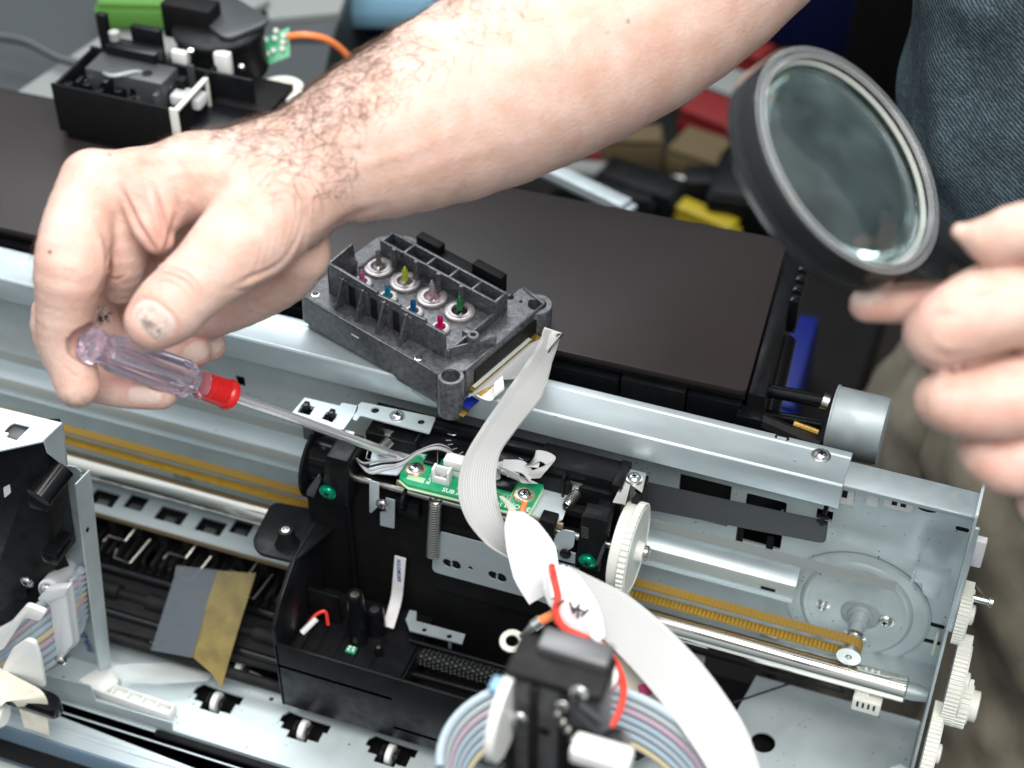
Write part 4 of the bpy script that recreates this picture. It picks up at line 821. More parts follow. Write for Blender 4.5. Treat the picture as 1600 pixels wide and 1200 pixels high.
# black clips along the far side, loops at the far left corner
def hq2(px, py, n): return hq(px, py, n)
for (a, b) in (((655, 372), (690, 392)), ((742, 415), (782, 444))):
    p, q = hq(*a, n=.3), hq(*b, n=.3); hbox('rear_clip', p[0], p[1]-.25, q[0], p[1]+.25, -.5, .6, 'black_soft', .06)
p, q = hq(690, 392, n=.1), hq(745, 420, n=.1); hbox('rear_clip', p[0], p[1]-.5, q[0], p[1]+.2, -.5, .15, 'black_soft', .05)
mbp = [hp(u0+.15, v0+2.0, .3), hp(u0+.2, v0+3.4, .35), hp(u0+.5, v0+4.2, .35), hp(u0+1.0, v0+4.3, .3)]
MB().tube(smooth_path(mbp), .08, 8).build('corner_rail', M['head'], PH)
MB().tube(circ(hp(u0+1.5, v0+4.55, .25), U, V, .33, 20), .07, 8, closed=True).build('lug', M['head'], PH)
MB().lathe(hp(*hq(549, 405, n=.3), .0), N, [(0, .3), (.3, .27), (.32, .12), (.2, .1)], 20).build('screw_boss', M['head'], PH)
hbox('end_flange', -.1, 1.4, u0+.3, 3.0, -1.0, -.1)
# gold contact row on the right edge and label/metal frame beneath
hbox('contact_carrier', LU-.02, 1.6, LU+.10, LV-.9, -1.35, -.35, 'black_dull', .02)
hbox('contact_strip', LU+.02, 1.2, LU+.75, LV-1.2, -1.3, -1.22, 'gold', 0)
mb = MB()
for k in range(46): mb.obox(hp(0, 0), U, V, N, (LU+.1, 1.35+k*.092, -1.12), (LU+.28, 1.39+k*.092, -1.06))
ct = mb.build('contact_pins', M['silk'], PH); ct['kind'] = 'stuff'
hbox('flex_tail', LU+.0, .5, LU+.55, 1.3, -1.75, -1.68, 'blue', .01); hbox('flex_tail', LU-.1, .2, LU+.5, .7, -2.0, -1.93, 'gold', .01)
hbox('nozzle_frame', 2.1, .35, LU-1.2, LV-1.6, -TB-.95, -TB-.5, 'steel_dull', .05)
hbox('wall_mark', 3.3, -.02, 3.75, .0, -.55, -.48, 'silk', 0)
# ================================================================== SCANNER LID BEHIND THE RAIL
SL = thing('scanner_unit', 'wide flat dark lid of the scanner unit lying behind the steel rail', 'scanner lid')
LZ = .45
q = [W(-120, 118, z=LZ), W(820, 297, z=LZ), W(1231, 375, z=LZ), W(1166, 612, z=LZ), W(860, 562, z=LZ)]
dl = (q[4]-q[3]).normalized(); dl = (W(50, 366, z=LZ)-q[3]).normalized(); q.append(q[3]+dl*60)
lid = MB().sheet(rpoly([q[0], q[2], q[3], q[5]], [.1, .4, .3, .1]), [], -Z, .35).build('lid', M['lid'], SL, bevel=.08)
dv = (q[2]-q[3]).normalized(); nl = Z
fr = q[3]
MB().obox(fr, dl, dv, Z, (.05, .25, -.75), (52, 12, -.36)).build('lid_liner', M['black_dull'], SL)
MB().obox(fr, dl, dv, Z, (.15, -.1, -6), (6.0-3.3, 12, -.85)).build('body_panel', M['black_gloss'], SL, bevel=.08)
MB().obox(fr, dl, dv, Z, (2.78, -.12, -6), (5.9, 12, -.8)).build('body_panel', M['black'], SL, bevel=.08)
MB().obox(fr, dl, dv, Z, (6.0, -.1, -6), (52, 12, -.95)).build('body_panel', M['black_gloss'], SL, bevel=.08)
MB().obox(fr, dl, dv, Z, (-.9, .2, -6), (-.05, 10.5, -.25)).build('side_rail', M['black'], SL, bevel=.08)
MB().obox(fr, dl, dv, Z, (-.9, -.5, -6), (.3, .3, -1.1)).build('side_rail', M['black_gloss'], SL, bevel=.06)
cg = W(1243, 425, z=-.6)
for k in range(5):
    MB().obox(fr+dv*(7.0+k*.95), dl, dv, Z, (-1.35, 0, -1.9), (-.85, .62, .12-.08*k)).build('hinge_knuckle', M['black_gloss'], SL, bevel=.1)
MB().tube([fr+dv*2-dl*1.0-Z*3, fr+dv*6.5-dl*1.0-Z*2.0], .5, 16).build('hinge_arm', M['black_gloss'], SL)
# ================================================================== SPARE INK UNIT LYING ON THE LID (upper left)
SU = thing('ink_pump_unit', 'removed black ink pump unit with white clip and small green board, lying on the lid', 'printer part')
zb = LZ
o = W(272, 222, z=zb); ux = (W(272, 222, z=zb)-W(75, 243, z=zb)); 
H_ = 2.6
# box: front-left face from (62,165) to (270,215); right face to (357,145)
P0 = W(70, 240, z=zb+.2); P1 = W(270, 214, z=zb); P2 = W(430, 160, z=zb)
a = W(78, 130, z=zb+3.5); b_ = W(272, 172, z=zb+3.5)
ZS = Matrix.Diagonal((1, 1, 1.45, 1))
UX = Vector((b_.x-a.x, b_.y-a.y, 0)).normalized(); UY = Vector((-UX.y, UX.x, 0)); o = Vector((b_.x, b_.y, zb))
LX = (b_-a).length
def sb(name, a, b, m='black', bevel=.06): return MB().obox(o, UX, UY, Z*1.45, a, b).build(name, M[m], SU, bevel=bevel)
MB().obox(o, UX, UY, Z*1.45, (-LX, 0, .35), (0, .18, 2.4)).build('front_wall', M['black_soft'], SU, bevel=.05)
MB().obox(o, UX, UY, Z*1.45, (-LX+.3, .15, 0), (-.4, 5.0, .5)).build('base', M['black_soft'], SU, bevel=.05)
sb('side_wall', (-.18, 0, .1), (0, 5.4, 2.4), 'black_soft'); sb('side_wall', (-LX, 0, .8), (-LX+.18, 4.2, 2.3)); sb('rear_wall', (-LX, 4.0, .3), (2.5, 4.2, 2.4)); sb('tray', (-LX+.1, .1, .3), (3, 5, 1.3), 'black_gloss')
for k in range(4): sb('side_notch', (-LX-.3, .5+k*.8, .2), (-LX+.05, .95+k*.8, 1.9-k*.3), 'black_soft')
# white L-shaped clip
cl = MB().obox(o, UX, UY, Z*1.45, (.0, -.05, 2.38), (.3, 3.2, 2.5)).build('white_clip', M['ivory'], SU, bevel=.04)
MB().obox(o, UX, UY, Z*1.45, (-.25, -.12, .35), (.22, .05, 2.5)).build('clip_leg', M['ivory'], cl, bevel=.05); MB().obox(o, UX, UY, Z*1.45, (.1, 3.1, 1.2), (.3, 3.25, 2.5)).build('clip_leg', M['ivory'], cl, bevel=.03)
def su(px, py, h): return W(px, py, z=zb+h*1.35)
for (x, y_, h, r, hh) in ((165, 140, 2.0, .35, .9), (192, 145, 2.0, .3, .9), (212, 145, 2.0, .35, 1.0), (233, 132, 2.3, .35, 1.3), (262, 148, 2.0, .3, .8), (180, 62, 3.2, .35, .8)):
    MB().lathe(su(x, y_, h)-Z*.6, Z, [(0, r), (hh, r*.8), (hh+.02, r*.4)], 16).build('post', M['black_gloss'], SU)
sb('valve_block', (-LX+1.2, 1.6, 1.3), (-1.6, 3.4, 2.6), 'dgrey'); sb('valve_cover', (-LX+1.6, 3.2, 1.3), (-2.8, 4.2, 3.0), 'black_gloss')
MB().sheet(pix([(160, 92), (205, 98), (222, 110), (180, 120), (140, 112)], z=zb+2.8), [], Z, -.1).build('oily_plate', M['greenbg'], SU)
MB().sheet(pix([(190, 105), (250, 100), (275, 118), (215, 130)], z=zb+2.6), [], Z, -.1).build('valve_plate', M['steel_dull'], SU)
sb('upright', (-LX+.6, 4.2, .5), (-LX+1.2, 4.6, 3.8)); sb('upright', (-LX+2.4, 4.6, .5), (-LX+4.2, 5.0, 3.4))
MB().lathe(su(180, 62, 3.2)-Z*.4, Z, [(0, .3), (.9, .3), (1.0, .12)], 14).build('clear_nozzle', M['film'], SU)
# small parts crowding the open tray
r_ = random.Random(4)
for k in range(16):
    x0 = -LX+.5+r_.random()*(LX-1.2); y0_ = .4+r_.random()*3.6; w0 = .15+r_.random()*.35; h0 = 1.5+r_.random()*.8
    sb('tray_rib', (x0, y0_, .9), (x0+w0, y0_+.15+r_.random()*.8, h0+.3), r_.choice(['black_gloss', 'black', 'dgrey', 'black_soft']), .04)
for k in range(5):
    a_ = o+UX*(-LX+.8+k*.95)+UY*(.5+.3*(k % 2))+Z*2.7; MB().lathe(a_, Z, [(0, .24), (.7, .22), (.75, .12), (.5, .1)], 14).build('tray_post', M['black_gloss' if k % 2 else 'black'], SU)
MB().tube(smooth_path([su(150, 108, 2.4), su(175, 118, 2.9), su(215, 112, 2.8), su(246, 124, 2.3)]), .1, 8).build('clear_hose', M['film'], SU)
for (x, y_) in ((128, 128), (205, 118), (240, 108), (262, 134)): screw(su(x, y_, 2.3), Z, .2, SU)
# motor tower
c = su(350, 105, 1.2)
MB().lathe(c, Z, [(0, 2.5), (2.2, 2.4), (2.3, 2.55), (2.6, 2.55), (2.75, 2.3), (2.8, .4)], 40).build('motor_tower', M['black'], SU)
MB().sheet(rpoly([c+Vector((-3.1, 1.2, 2.75)), c+Vector((1.4, -1.8, 2.75)), c+Vector((2.9, 1.0, 2.75)), c+Vector((-1.2, 3.0, 2.75))], .8), [], Z, .3).build('tower_cap', M['dgrey'], SU, bevel=.1)
MB().tube(smooth_path([W(340, 22, z=zb+4.2), W(380, 27, z=zb+4.2), W(412, 40, z=zb+4.1)]), .12, 8).build('cap_trim', M['bright'], SU)
MB().obox(su(300, 20, 3.6), X, Y, Z, (-1.6, -.6, -1.5), (1.4, .8, .6)).build('tower_block', M['black_soft'], SU, bevel=.1)
MB().obox(W(348, 118, y=c.y-2.6), X, Y, Z, (-.45, 0, -.1), (.45, .5, 1.3)).build('white_tag', M['white'], SU, bevel=.08)
MB().obox(su(283, 92, 2.6), X, Y, Z, (-.5, -.2, -.4), (.4, .2, .5)).build('white_tag', M['white'], SU, bevel=.08)
MB().tube([su(298, 78, 3.2), su(300, 105, 2.2)], .14, 8).build('spring_leg', M['bright'], SU)
MB().lathe(W(378, 105, y=c.y-2.5), -Y, [(0, .22), (.2, .12)], 12).build('pivot', M['bright'], SU)
MB().obox(su(295, 155, 2.0), X, Y, Z, (-.9, -.5, -.3), (.9, .6, .35)).build('clear_valve', M['clear_tube'], SU, bevel=.15)
# green board with solder pads
pb = W(428, 108, y=c.y-.6); pbn = Vector((.75, -.65, 0))
gb = MB().sheet([W(409, 62, d=(Vector(CAM)-pb).length), W(452, 42, d=(Vector(CAM)-pb).length), W(453, 88, d=(Vector(CAM)-pb).length), W(408, 106, d=(Vector(CAM)-pb).length)], [], (.6, -.7, .4), -.15).build('small_board', M['pcb'], SU)
dd = (Vector(CAM)-pb).length-.25
for (x, y_) in ((415, 62), (429, 60), (443, 56), (417, 84), (427, 79), (442, 66), (441, 76), (431, 48)): MB().lathe(W(x, y_, d=dd), (.4, -.8, .4), [(0, .16), (.08, .14), (.1, .04)], 12).build('solder_pad', M['silk'], gb)
# white ring, roller behind
rg = W(438, 138, z=zb+1.6); MB().lathe(rg, Z, [(-.3, 1.25), (0, 1.3), (.05, 1.2), (.05, .85), (-.1, .82), (-.1, .3), (.2, .2)], 36).build('white_ring', M['ivory'], SU)
MB().lathe(rg-Z*1.6, Z, [(0, 1.6), (1.2, 1.5)], 28).build('ring_base', M['black_soft'], SU)
sb('rear_block', (.3, 3.4, 0), (3.6, 6.5, 1.4), 'black_soft')
t = MB().tube(smooth_path([W(450, 57, z=zb+3), W(480, 55, z=zb+3.2), W(515, 64, z=zb+2.6), W(545, 90, z=zb+1.2), W(560, 120, z=zb+.2)]), .2, 10).build('orange_wire', M['orange']); tag(t, 'thick orange wire curving from the small green board towards the hairy forearm', 'wire')
# ================================================================== BENCH AND THINGS FAR BEHIND
BZ = -24
wbt = MB(); wbt.sheet([(-130, -40, BZ), (22.6, -40, BZ), (22.6, 3, BZ), (13, 6, BZ), (13, 128, BZ), (-130, 128, BZ)], [], Z, -4); wb = wbt.build('workbench', M['bench'], None, bevel=.5); tag(wb, 'dark workbench top carrying the opened printer and the clutter behind it', 'workbench')
def far(name, label, cat, m, px, py, z, sz, rot=0, bevel=.4, group=None, shape='box', parts=None):
    group = group or dict(navy_crate='navy crates behind the printer', red_box='red boxes in the clutter', cardboard_box='tan cardboard boxes in the clutter', white_bottle='small bottles in the clutter').get(name)
    t = thing(name, label, cat, group=group); c = W(px, py, z=z); u = Vector((math.cos(rot), math.sin(rot), 0)); v = Vector((-math.sin(rot), math.cos(rot), 0))
    if shape == 'box':
        o = MB().obox(c, u, v, Z, (-sz[0]/2, -sz[1]/2, 0), (sz[0]/2, sz[1]/2, sz[2])).build('body', M[m], t, bevel=bevel)
        MB().obox(c, u, v, Z, (-sz[0]/2*.9, -sz[1]/2*.9, sz[2]-.05), (sz[0]/2*.9, sz[1]/2*.9, sz[2]+.3)).build('top_panel', M[m], t, bevel=.1)
    elif shape == 'cyl':
        MB().lathe(c+Z*sz[1], u, [(-sz[0]/2, sz[1]), (sz[0]/2*.7, sz[1]), (sz[0]/2, sz[1]*.6)], 24).build('body', M[m], t)
        MB().lathe(c+Z*sz[1], u, [(sz[0]/2, sz[1]*.45), (sz[0]/2+1.2, sz[1]*.45)], 20).build('cap', M['white'], t)
    return t
# big grey boards leaning behind the lid, upper left
t = thing('grey_panel', 'long pale grey strip slanting across the dark desk in the top left corner', 'panel')
MB().sheet([W(15, 150, z=-3), W(120, 155, z=-3), W(420, 0, z=-3), W(400, -60, z=-3), W(270, -20, z=-3)], [], Z, -.6).build('strip', M['panel_light'], t, bevel=.1)
MB().sheet([W(420, 30, z=-3.5), W(530, 20, z=-3.5), W(560, -60, z=-3.5), W(400, -60, z=-3.5)], [], Z, -.6).build('strip_end', M['panel_light'], t)
t = thing('equipment_case', 'dark slate equipment case filling the top left corner behind the ink pump unit', 'case')
MB().sheet([W(-200, 260, z=-4.2), W(500, 150, z=-4.2), W(560, -140, z=-4.2), W(-200, -140, z=-4.2)], [], Z, -12).build('case_top', M['panel_dark'], t)
MB().sheet([W(300, 60, z=-3.9), W(520, 60, z=-3.9), W(560, -80, z=-3.9), W(330, -80, z=-3.9)], [], Z, -.3).build('case_panel', M['dgrey'], t)
s_ = MB().tube(smooth_path([W(-20, 55, z=-2), W(40, 65, z=-2), W(90, 90, z=-2.2), W(130, 104, z=-2.3), W(150, 130, z=-2.4)]), .3, 10).build('dark_cable', M['dgrey']); tag(s_, 'greenish grey cable lying over the pale strip at the top left edge', 'cable')
t = far('green_container', 'bright green container seen at the top edge above the ink pump unit', 'container', 'greenbg', 235, 18, -2.9, (6, 5, 1.5), .3)
far('blue_tool_case', 'pale blue plastic tool case behind the forearm at the top edge', 'case', 'paleblue', 640, 5, -10, (16, 9, 3), .3, 1.2)
far('navy_crate', 'navy blue crate standing under the pale blue case behind the forearm', 'crate', 'navy', 590, 90, -22, (24, 12, 9), .3)
far('navy_crate', 'deep navy crate in the dark gap above the magnifying glass', 'crate', 'navy', 1250, 40, BZ, (22, 8, 14), -.05)
far('black_post', 'black upright post between the navy crate and the denim shirt', 'post', 'black_soft', 1385, 150, BZ, (7, 5, 30), 0)
far('blue_basket', 'deep blue plastic basket beside the two black spindles of the motor', 'basket', 'blue', 1222, 655, BZ, (2.2, 10, 5), .05, .6)
far('red_box', 'red box lying in the clutter under the forearm, left of the lens rim', 'box', 'redbg', 1120, 226, BZ, (6, 4, 3), -.3, 1.0)
far('red_box', 'small dark red box farther back above the white plastic part', 'box', 'redbg', 1150, 120, BZ, (6, 3, 3), -.3, 1.0)
far('white_part', 'pale plastic part lying between the two red boxes behind the forearm', 'printer part', 'panel_light', 1115, 172, BZ, (7, 4, 3), -.3, 1.2)
far('cardboard_box', 'tan cardboard box in the clutter below the red box', 'box', 'tan', 1100, 275, BZ, (5.5, 4, 2.5), -.2, .6)
far('cardboard_box', 'narrow tan cardboard box just left of the wider tan one', 'box', 'tan', 985, 262, BZ, (5, 2.5, 3), .3, .6)
far('yellow_box', 'small yellow block against the lens rim beside the tan box', 'block', 'yellow', 1150, 290, BZ, (3, 2, 2.5), -.3, .6)
far('yellow_level', 'long yellow plastic bar pointing at the lens rim behind the scanner lid', 'tool', 'yellow', 1065, 345, BZ, (10, 1.7, 1.4), -.3, .6)
far('white_bottle', 'small white bottle lying on black clutter above the yellow bar', 'bottle', 'white', 1058, 316, BZ, (3.4, 1.1, 2), .3, 1, shape='cyl')
far('white_bottle', 'faint grey bottle lying under the elbow end of the forearm', 'bottle', 'panel_light', 925, 285, BZ, (4, .9, 2), .2, 1, shape='cyl')
far('red_cap', 'tiny red cap beside the grey bottle under the forearm', 'tool', 'redbg', 935, 262, BZ, (2, 2, 1.5), .2, .5)  # small red cap lying loose in the clutter
far('steel_strip', 'thin steel strip lying along the back edge of the scanner lid', 'strip', 'steel_dull', 905, 296, -8, (8, 1.2, .4), -.35, .1)
gp = 'black printer parts scattered behind the scanner lid'
for i, (x, y_, s3, r_) in enumerate(((1115, 318, (5, 2.5, 2.4), .3), (1000, 318, (7, 3, 2.2), -.2), (1190, 335, (8, 6, 3), .1), (945, 330, (8, 2.5, 2), .1))):
    far('black_part', ('black plastic part just right of the small white bottle in the clutter', 'long black plastic part between the scanner lid and the narrow tan box', 'black plastic part half hidden behind the lens rim in the clutter', 'flat black plastic part directly behind the lid under the grey bottle')[i], 'printer part', 'black', x, y_, BZ, s3, r_, .5, gp)
# ================================================================== LEFT BRACKET OF THE PRINTER
LB = thing('left_bracket', 'tall galvanised bracket at the left edge holding a black valve box', 'bracket')
yl = -10.0
zt = W(66, 689, y=yl-1.6).z+.06
tp = pix([(-160, 602), (0, 637), (99, 661), (69, 689), (0, 704), (-160, 735)], z=zt)
hole = rpoly(pix([(16, 664), (22, 661), (47, 667), (26, 688), (4, 681), (8, 672)], z=zt), .04)
MB().sheet(tp, [hole], Z, -.08).build('top_plate', M['steel_clean'], LB, smooth=30)
MB().obox(W(26, 677, z=zt-.25), X, Y, Z, (-.6, -.45, -.3), (.5, .45, .1)).build('hook', M['dgrey'], LB, bevel=.08)
MB().obox(W(5, 680, z=zt-.1), X, Y, Z, (-.5, -.15, -.1), (.2, .2, .05)).build('hook_tab', M['white'], LB, bevel=.05)
p = W(99, 661, z=zt); p2 = W(69, 689, z=zt)
MB().sheet([p, p2, p2-Z*.8+Vector((0, .05, 0)), W(103, 731, y=p.y-.6), W(106, 725, y=p.y)], [], X, -.07).build('top_fold', M['steel_clean'], LB)
ys = yl
MB().sheet(pix([(69, 715), (75, 695), (90, 700), (93, 712), (100, 718), (105, 732), (70, 722)], y=ys-.1), [], Y, .07).build('top_tongue', M['steel_clean'], LB)
MB().sheet(pix([(60, 720), (106, 728), (118, 730), (127, 738), (116, 757), (156, 1050), (-40, 1010), (-60, 700)], y=ys), [], Y, .08).build('bracket_sheet', M['steel_dull'], LB)
f0 = W(116, 757, y=ys); dx = f0.x
fl = [Vector((dx, ys, f0.z)), W(138, 734, x=dx), W(141, 752, x=dx), Vector((dx, W(172, 1043, x=dx).y, W(172, 1043, x=dx).z)), W(154, 1048, x=dx)]
ff = MB().sheet(fl, [], X, .08).build('bracket_flange', M['steel_clean'], LB)
MB().sheet([p+X*.09 for p in circ(W(134, 827, x=dx), Y, Z, .13, 12)], [], X, .01).build('hole', M['black_soft'], ff)
# black valve box in front of the sheet
yb = ys-1.6
vb = MB().sheet(rpoly(pix([(-60, 690), (66, 688), (72, 722), (80, 800), (93, 880), (-40, 990)], y=yb), .1), [], Y, 1.5).build('valve_box', M['black'], LB, bevel=.08)
MB().sheet(rpoly(pix([(0, 770), (47, 727), (46, 742), (12, 780), (0, 790)], y=yb-.02), .05), [], Y, .03).build('slot', M['black_soft'], vb)
MB().sheet(rpoly(pix([(5, 762), (15, 757), (17, 770), (7, 778)], y=yb-.04), .08), [], Y, .02).build('white_dab', M['white'], vb)
a = W(60, 778, y=yb-.9); MB().tube([a, a+Vector((.35, 1.6, .55))], .62, 28).build('spigot', M['black_gloss'], LB)
MB().obox(W(62, 792, y=yb-.6), X, Y, Z, (-.6, 0, -.3), (.35, .6, .3)).build('spigot_base', M['black'], LB, bevel=.1)
MB().obox(W(72, 872, y=yb-.7), X, Y, Z, (-.25, 0, -.35), (.55, 1.6, .3)).build('latch', M['black_gloss'], LB, bevel=.06)
MB().sheet(rpoly(pix([(-60, 905), (60, 880), (88, 885), (96, 905), (50, 960), (-60, 1000)], y=yb+.3), .1), [], Y, .8).build('lower_box', M['black'], LB, bevel=.06)
MB().tube([W(30, 925, y=yb), W(48, 905, y=yb+1.3)], .4, 20).build('standoff', M['black_gloss'], LB); screw(W(42, 909, y=yb-.6), -Y, .28, LB)
# milky clamp with coloured tubes
a = W(76, 920, y=yb-.9); b_ = W(108, 885, y=ys)
MB().tube([b_, a], .5, 24).build('clamp_spacer', M['clear_tube'], LB)
screw(a+Vector((-.05, -.1, 0)), (a-b_), .30, LB)
TC = thing('tube_clamp', 'milky plastic clamp strapping coloured ink tubes at the lower left', 'tube clamp')
cols = ['tube_blue', 'tube_pink', 'tube_blue', 'tube_cyan', 'tube_yellow', 'tube_pink', 'tube_cyan', 'tube_blue', 'tube_grey']
yt = -12.2
for k, m_ in enumerate(cols):
    f = k/8
    p0 = W(0-40+0*f, 1035+55*f, y=yt-1.4); p1 = W(60+10*f, 948+95*f, y=yt-.2); p2 = W(112+8*f, 905+85*f, y=yt+1.6); p3 = W(128+4*f, 890+70*f, y=yt+1.9)
    MB().tube(smooth_path([p0, p1, p2, p3], 6), .21, 12).build('ink_tube', M[m_], TC)
st = lambda name, pts, y_, th, m, bv=.08: MB().sheet(rpoly(pix(pts, y=y_), .25), [], Y, th).build(name, M[m], TC, bevel=bv)
st('clamp_plate', [(58, 935), (100, 915), (112, 1010), (90, 1030), (82, 980), (78, 945)], yt-.8, .25, 'clear_tube')
st('clamp_plate', [(100, 925), (110, 905), (122, 1005), (112, 1015)], yt+.6, .2, 'clear_tube')
st('clamp_band', [(57, 938), (70, 922), (108, 918), (100, 932), (78, 940)], yt-.9, .4, 'clear_tube')
st('clamp_band', [(40, 946), (71, 958), (62, 972), (38, 965), (5, 1015), (-30, 1030), (-30, 1000), (15, 975)], yt-1.7, .3, 'white')
st('clamp_tongue', [(2, 1046), (18, 1015), (40, 1000), (54, 1005), (62, 1030), (70, 1077), (2, 1055)], yt-2.1, .3, 'white', .12)
screw(W(95, 1032, y=yt-1.2), -Y, .28, TC)
# printed film standing behind the clamp
t = MB().sheet(rpoly(pix([(105, 905), (148, 960), (158, 1040), (100, 1030)], y=ys+.25), .1), [], Y, .03).build('printed_film', M['film'], LB)
text('IHA-D', W(147, 1020, y=ys-.06), (-.15, 0, 1), (-1, 0, 0), .55, M['ink_blue'], 'lettering', LB, bold=True)
# ================================================================== WHITE RACK PIECE, FILMS AND TAPE ON THE FLOOR PLATE
WR = thing('white_rack', 'white plastic rack with square cells resting on the floor plate by the bracket foot', 'plastic part')
zf = FZ+.1
MB().sheet(rpoly(pix([(122, 1062), (152, 1043), (172, 1038), (187, 1055), (185, 1065), (160, 1082), (150, 1080)], z=zf+.5), .1), [], Z, -.5).build('block', M['white'], WR, bevel=.08)
MB().sheet(rpoly(pix([(145, 1078), (150, 1088), (262, 1127), (268, 1116), (262, 1108), (160, 1072)], z=zf), .15), [], Z, .12).build('rack_floor', M['white'], WR, bevel=.03)
A0 = W(150, 1085, z=zf+.12); A1 = W(264, 1124, z=zf+.12); e1 = (A1-A0).normalized(); e2 = Vector((-e1.y, e1.x, 0))
L_ = (A1-A0).length
mb = MB().obox(A0, e1, e2, Z, (0, -.05, -.1), (L_, .08, .45)).obox(A0, e1, e2, Z, (0, .62, -.1), (L_, .72, .35)); mb.build('rack_wall', M['white'], WR, bevel=.03)
for k in range(6): MB().obox(A0, e1, e2, Z, (k*L_/5-.05, 0, -.1), (k*L_/5+.05, .7, .4)).build('rack_divider', M['white'], WR, bevel=.02)
t = MB(); t.ribbon(smooth_path([W(178, 1045, z=FZ+1.2), W(215, 1052, z=FZ+.9), W(280, 1052, z=FZ+.7), W(332, 1052, z=FZ+.5)], 4), [Vector((-.15, 1, -.3))]*13, [.6, .9, 1.3, 1.6, 1.7, 1.8, 1.9, 1.9, 1.8, 1.7, 1.6, 1.5, 1.4], .03)
t = t.build('clear_film', M['film']); tag(t, 'curled clear film piece lying on the floor plate left of the amber strip', 'film')
t = MB().sheet([W(278, 884, z=-13.8), W(340, 891, z=-13.8), W(300, 1028, z=-15.0), W(236, 1016, z=-15.0)], [], (0, -.3, 1), .03).build('smoked_film', M['film_grey']); tag(t, 'smoky grey film strip leaning beside the amber strip over the rollers', 'film')
t = MB().sheet([W(340, 892, z=-13.7), W(400, 896, z=-13.7), W(372, 985, z=-14.6), W(346, 1075, z=-15.6), W(330, 1052, z=-15.4), W(298, 1024, z=-15.1)], [], (0, -.3, 1), .03).build('amber_strip', M['film_gold']); tag(t, 'amber tape strip with one pointed end lying across the black rollers', 'tape')
# ================================================================== BLACK PLASTIC ARM WITH MASKING TAPE, lower left
BS = thing('black_arm', 'rounded black plastic arm reaching in over the front wall at the lower left', 'bar')
yy = -15.6
MB().sheet(rpoly([W(-100, 1020, z=-13.5), W(0, 1052, z=-13.5), W(88, 1084, z=-13.5), W(98, 1098, z=-13.5), W(82, 1112, z=-13.5), W(0, 1085, z=-13.5), W(-100, 1060, z=-13.5)], [.1, .1, .5, .5, .5, .1, .1]), [], Z, -.7).build('arm', M['black_gloss'], BS, bevel=.12)
MK = rib3('masking_tape', [W(-30, 1060, z=-13.3), W(20, 1085, z=-13.2), W(44, 1092, z=-13.2), W(52, 1112, z=-14.2), W(58, 1142, z=-15.6)], [(.3, 1, 0), (.3, 1, 0), (1, .5, 0), (1, 0, 0), (1, 0, 0)], [1.9, 1.8, 1.7, 1.6, 1.4], 'masking'); tag(MK, 'crumpled cream masking tape stuck over the rounded black arm', 'tape')
t = thing('white_fitting', 'small white plastic fitting at the far lower left edge under the tape', 'plastic part')
MB().tube([W(-30, 1110, z=-14.5), W(8, 1120, z=-14.5)], .5, 20).build('stem', M['white'], t); MB().tube([W(-5, 1116, z=-14.5), W(2, 1119, z=-14.5)], .7, 20).build('collar', M['white'], t)
# ================================================================== FRONT CONNECTOR BLOCK, INK TUBE LOOP, LEADS
CB = thing('front_connector', 'blurred black connector block with shiny screws standing in the foreground at the bottom', 'connector block')
d0 = 57.5
a = W(792, 1040, d=d0); y0 = a.y
def cbx(name, p1, p2, yf, th, m, bv=.1, dz=0): 
    A_ = W(*p1, y=yf); B_ = W(*p2, y=yf); return MB().box((A_.x, yf, A_.z), (B_.x, yf+th, B_.z)).build(name, M[m], CB, bevel=bv)
A_ = W(792, 1045, y=y0); B_ = W(940, 1083, y=y0)
MB().box((A_.x, y0, A_.z-6), (B_.x, y0+1.6, A_.z)).build('body', M['cgrey'], CB, bevel=.2)
MB().box((A_.x-.05, y0-.15, A_.z-.35), (B_.x+.05, y0+1.7, A_.z+.1)).build('top_ledge', M['black_dull'], CB, bevel=.15)
MB().box((A_.x+.7, y0+.9, A_.z-.2), (B_.x-.1, y0+1.9, A_.z+.45)).build('metal_cap', M['cap'], CB, bevel=.15)
for k in (0, .85, 1.9): MB().box((A_.x+k, y0-.25, A_.z-6), (A_.x+k+.3, y0, A_.z-.4)).build('rib', M['black_dull'], CB, bevel=.08)
MB().box((A_.x+2.2, y0-.3, A_.z-6), (A_.x+3.3, y0, A_.z-2.0)).build('lower_block', M['black_soft'], CB, bevel=.12)
screw(W(812, 1122, y=y0-.3), -Y, .34, CB, washer=False); screw(W(906, 1083, y=y0-.05), -Y, .36, CB, washer=False); screw(W(879, 1102, y=y0-.3), -Y, .24, CB, washer=False)
MB().lathe(W(850, 1143, y=y0-.32), -Y, [(0, .22), (.02, .2)], 16).build('hole', M['black_soft'], CB)
for (x, y_) in ((872, 1115), (880, 1128), (888, 1140), (896, 1155)): MB().lathe(W(x, y_, y=y0-.3), -Y, [(0, .18), (.15, .14), (.2, .05)], 12).build('contact', M['tin'], CB)
MB().tube([W(900, 1110, y=y0-.3), W(940, 1150, y=y0-.3)], .15, 10).build('rib', M['dgrey'], CB)
MB().tube([W(905, 1100, y=y0-.3), W(945, 1130, y=y0-.3)], .13, 10).build('rib', M['dgrey'], CB)
wd = W(770, 1112, d=d0+1)
wh = MB().lathe(wd+X*.6, -X, [(0, 1.6), (.3, 1.62), (.35, 1.55), (.4, .3)], 48).build('white_wheel', M['white'], CB)
MB().obox(W(776, 1074, d=d0+.2), X, Y, Z, (-.2, -.3, -.1), (.4, .3, .25)).build('blue_mark', M['paleblue'], wh, bevel=.05)
MB().box((wd.x-.1, wd.y+.6, wd.z-2.5), (wd.x+.8, wd.y+1.8, wd.z+.3)).build('rear_block', M['dgrey'], CB, bevel=.1)
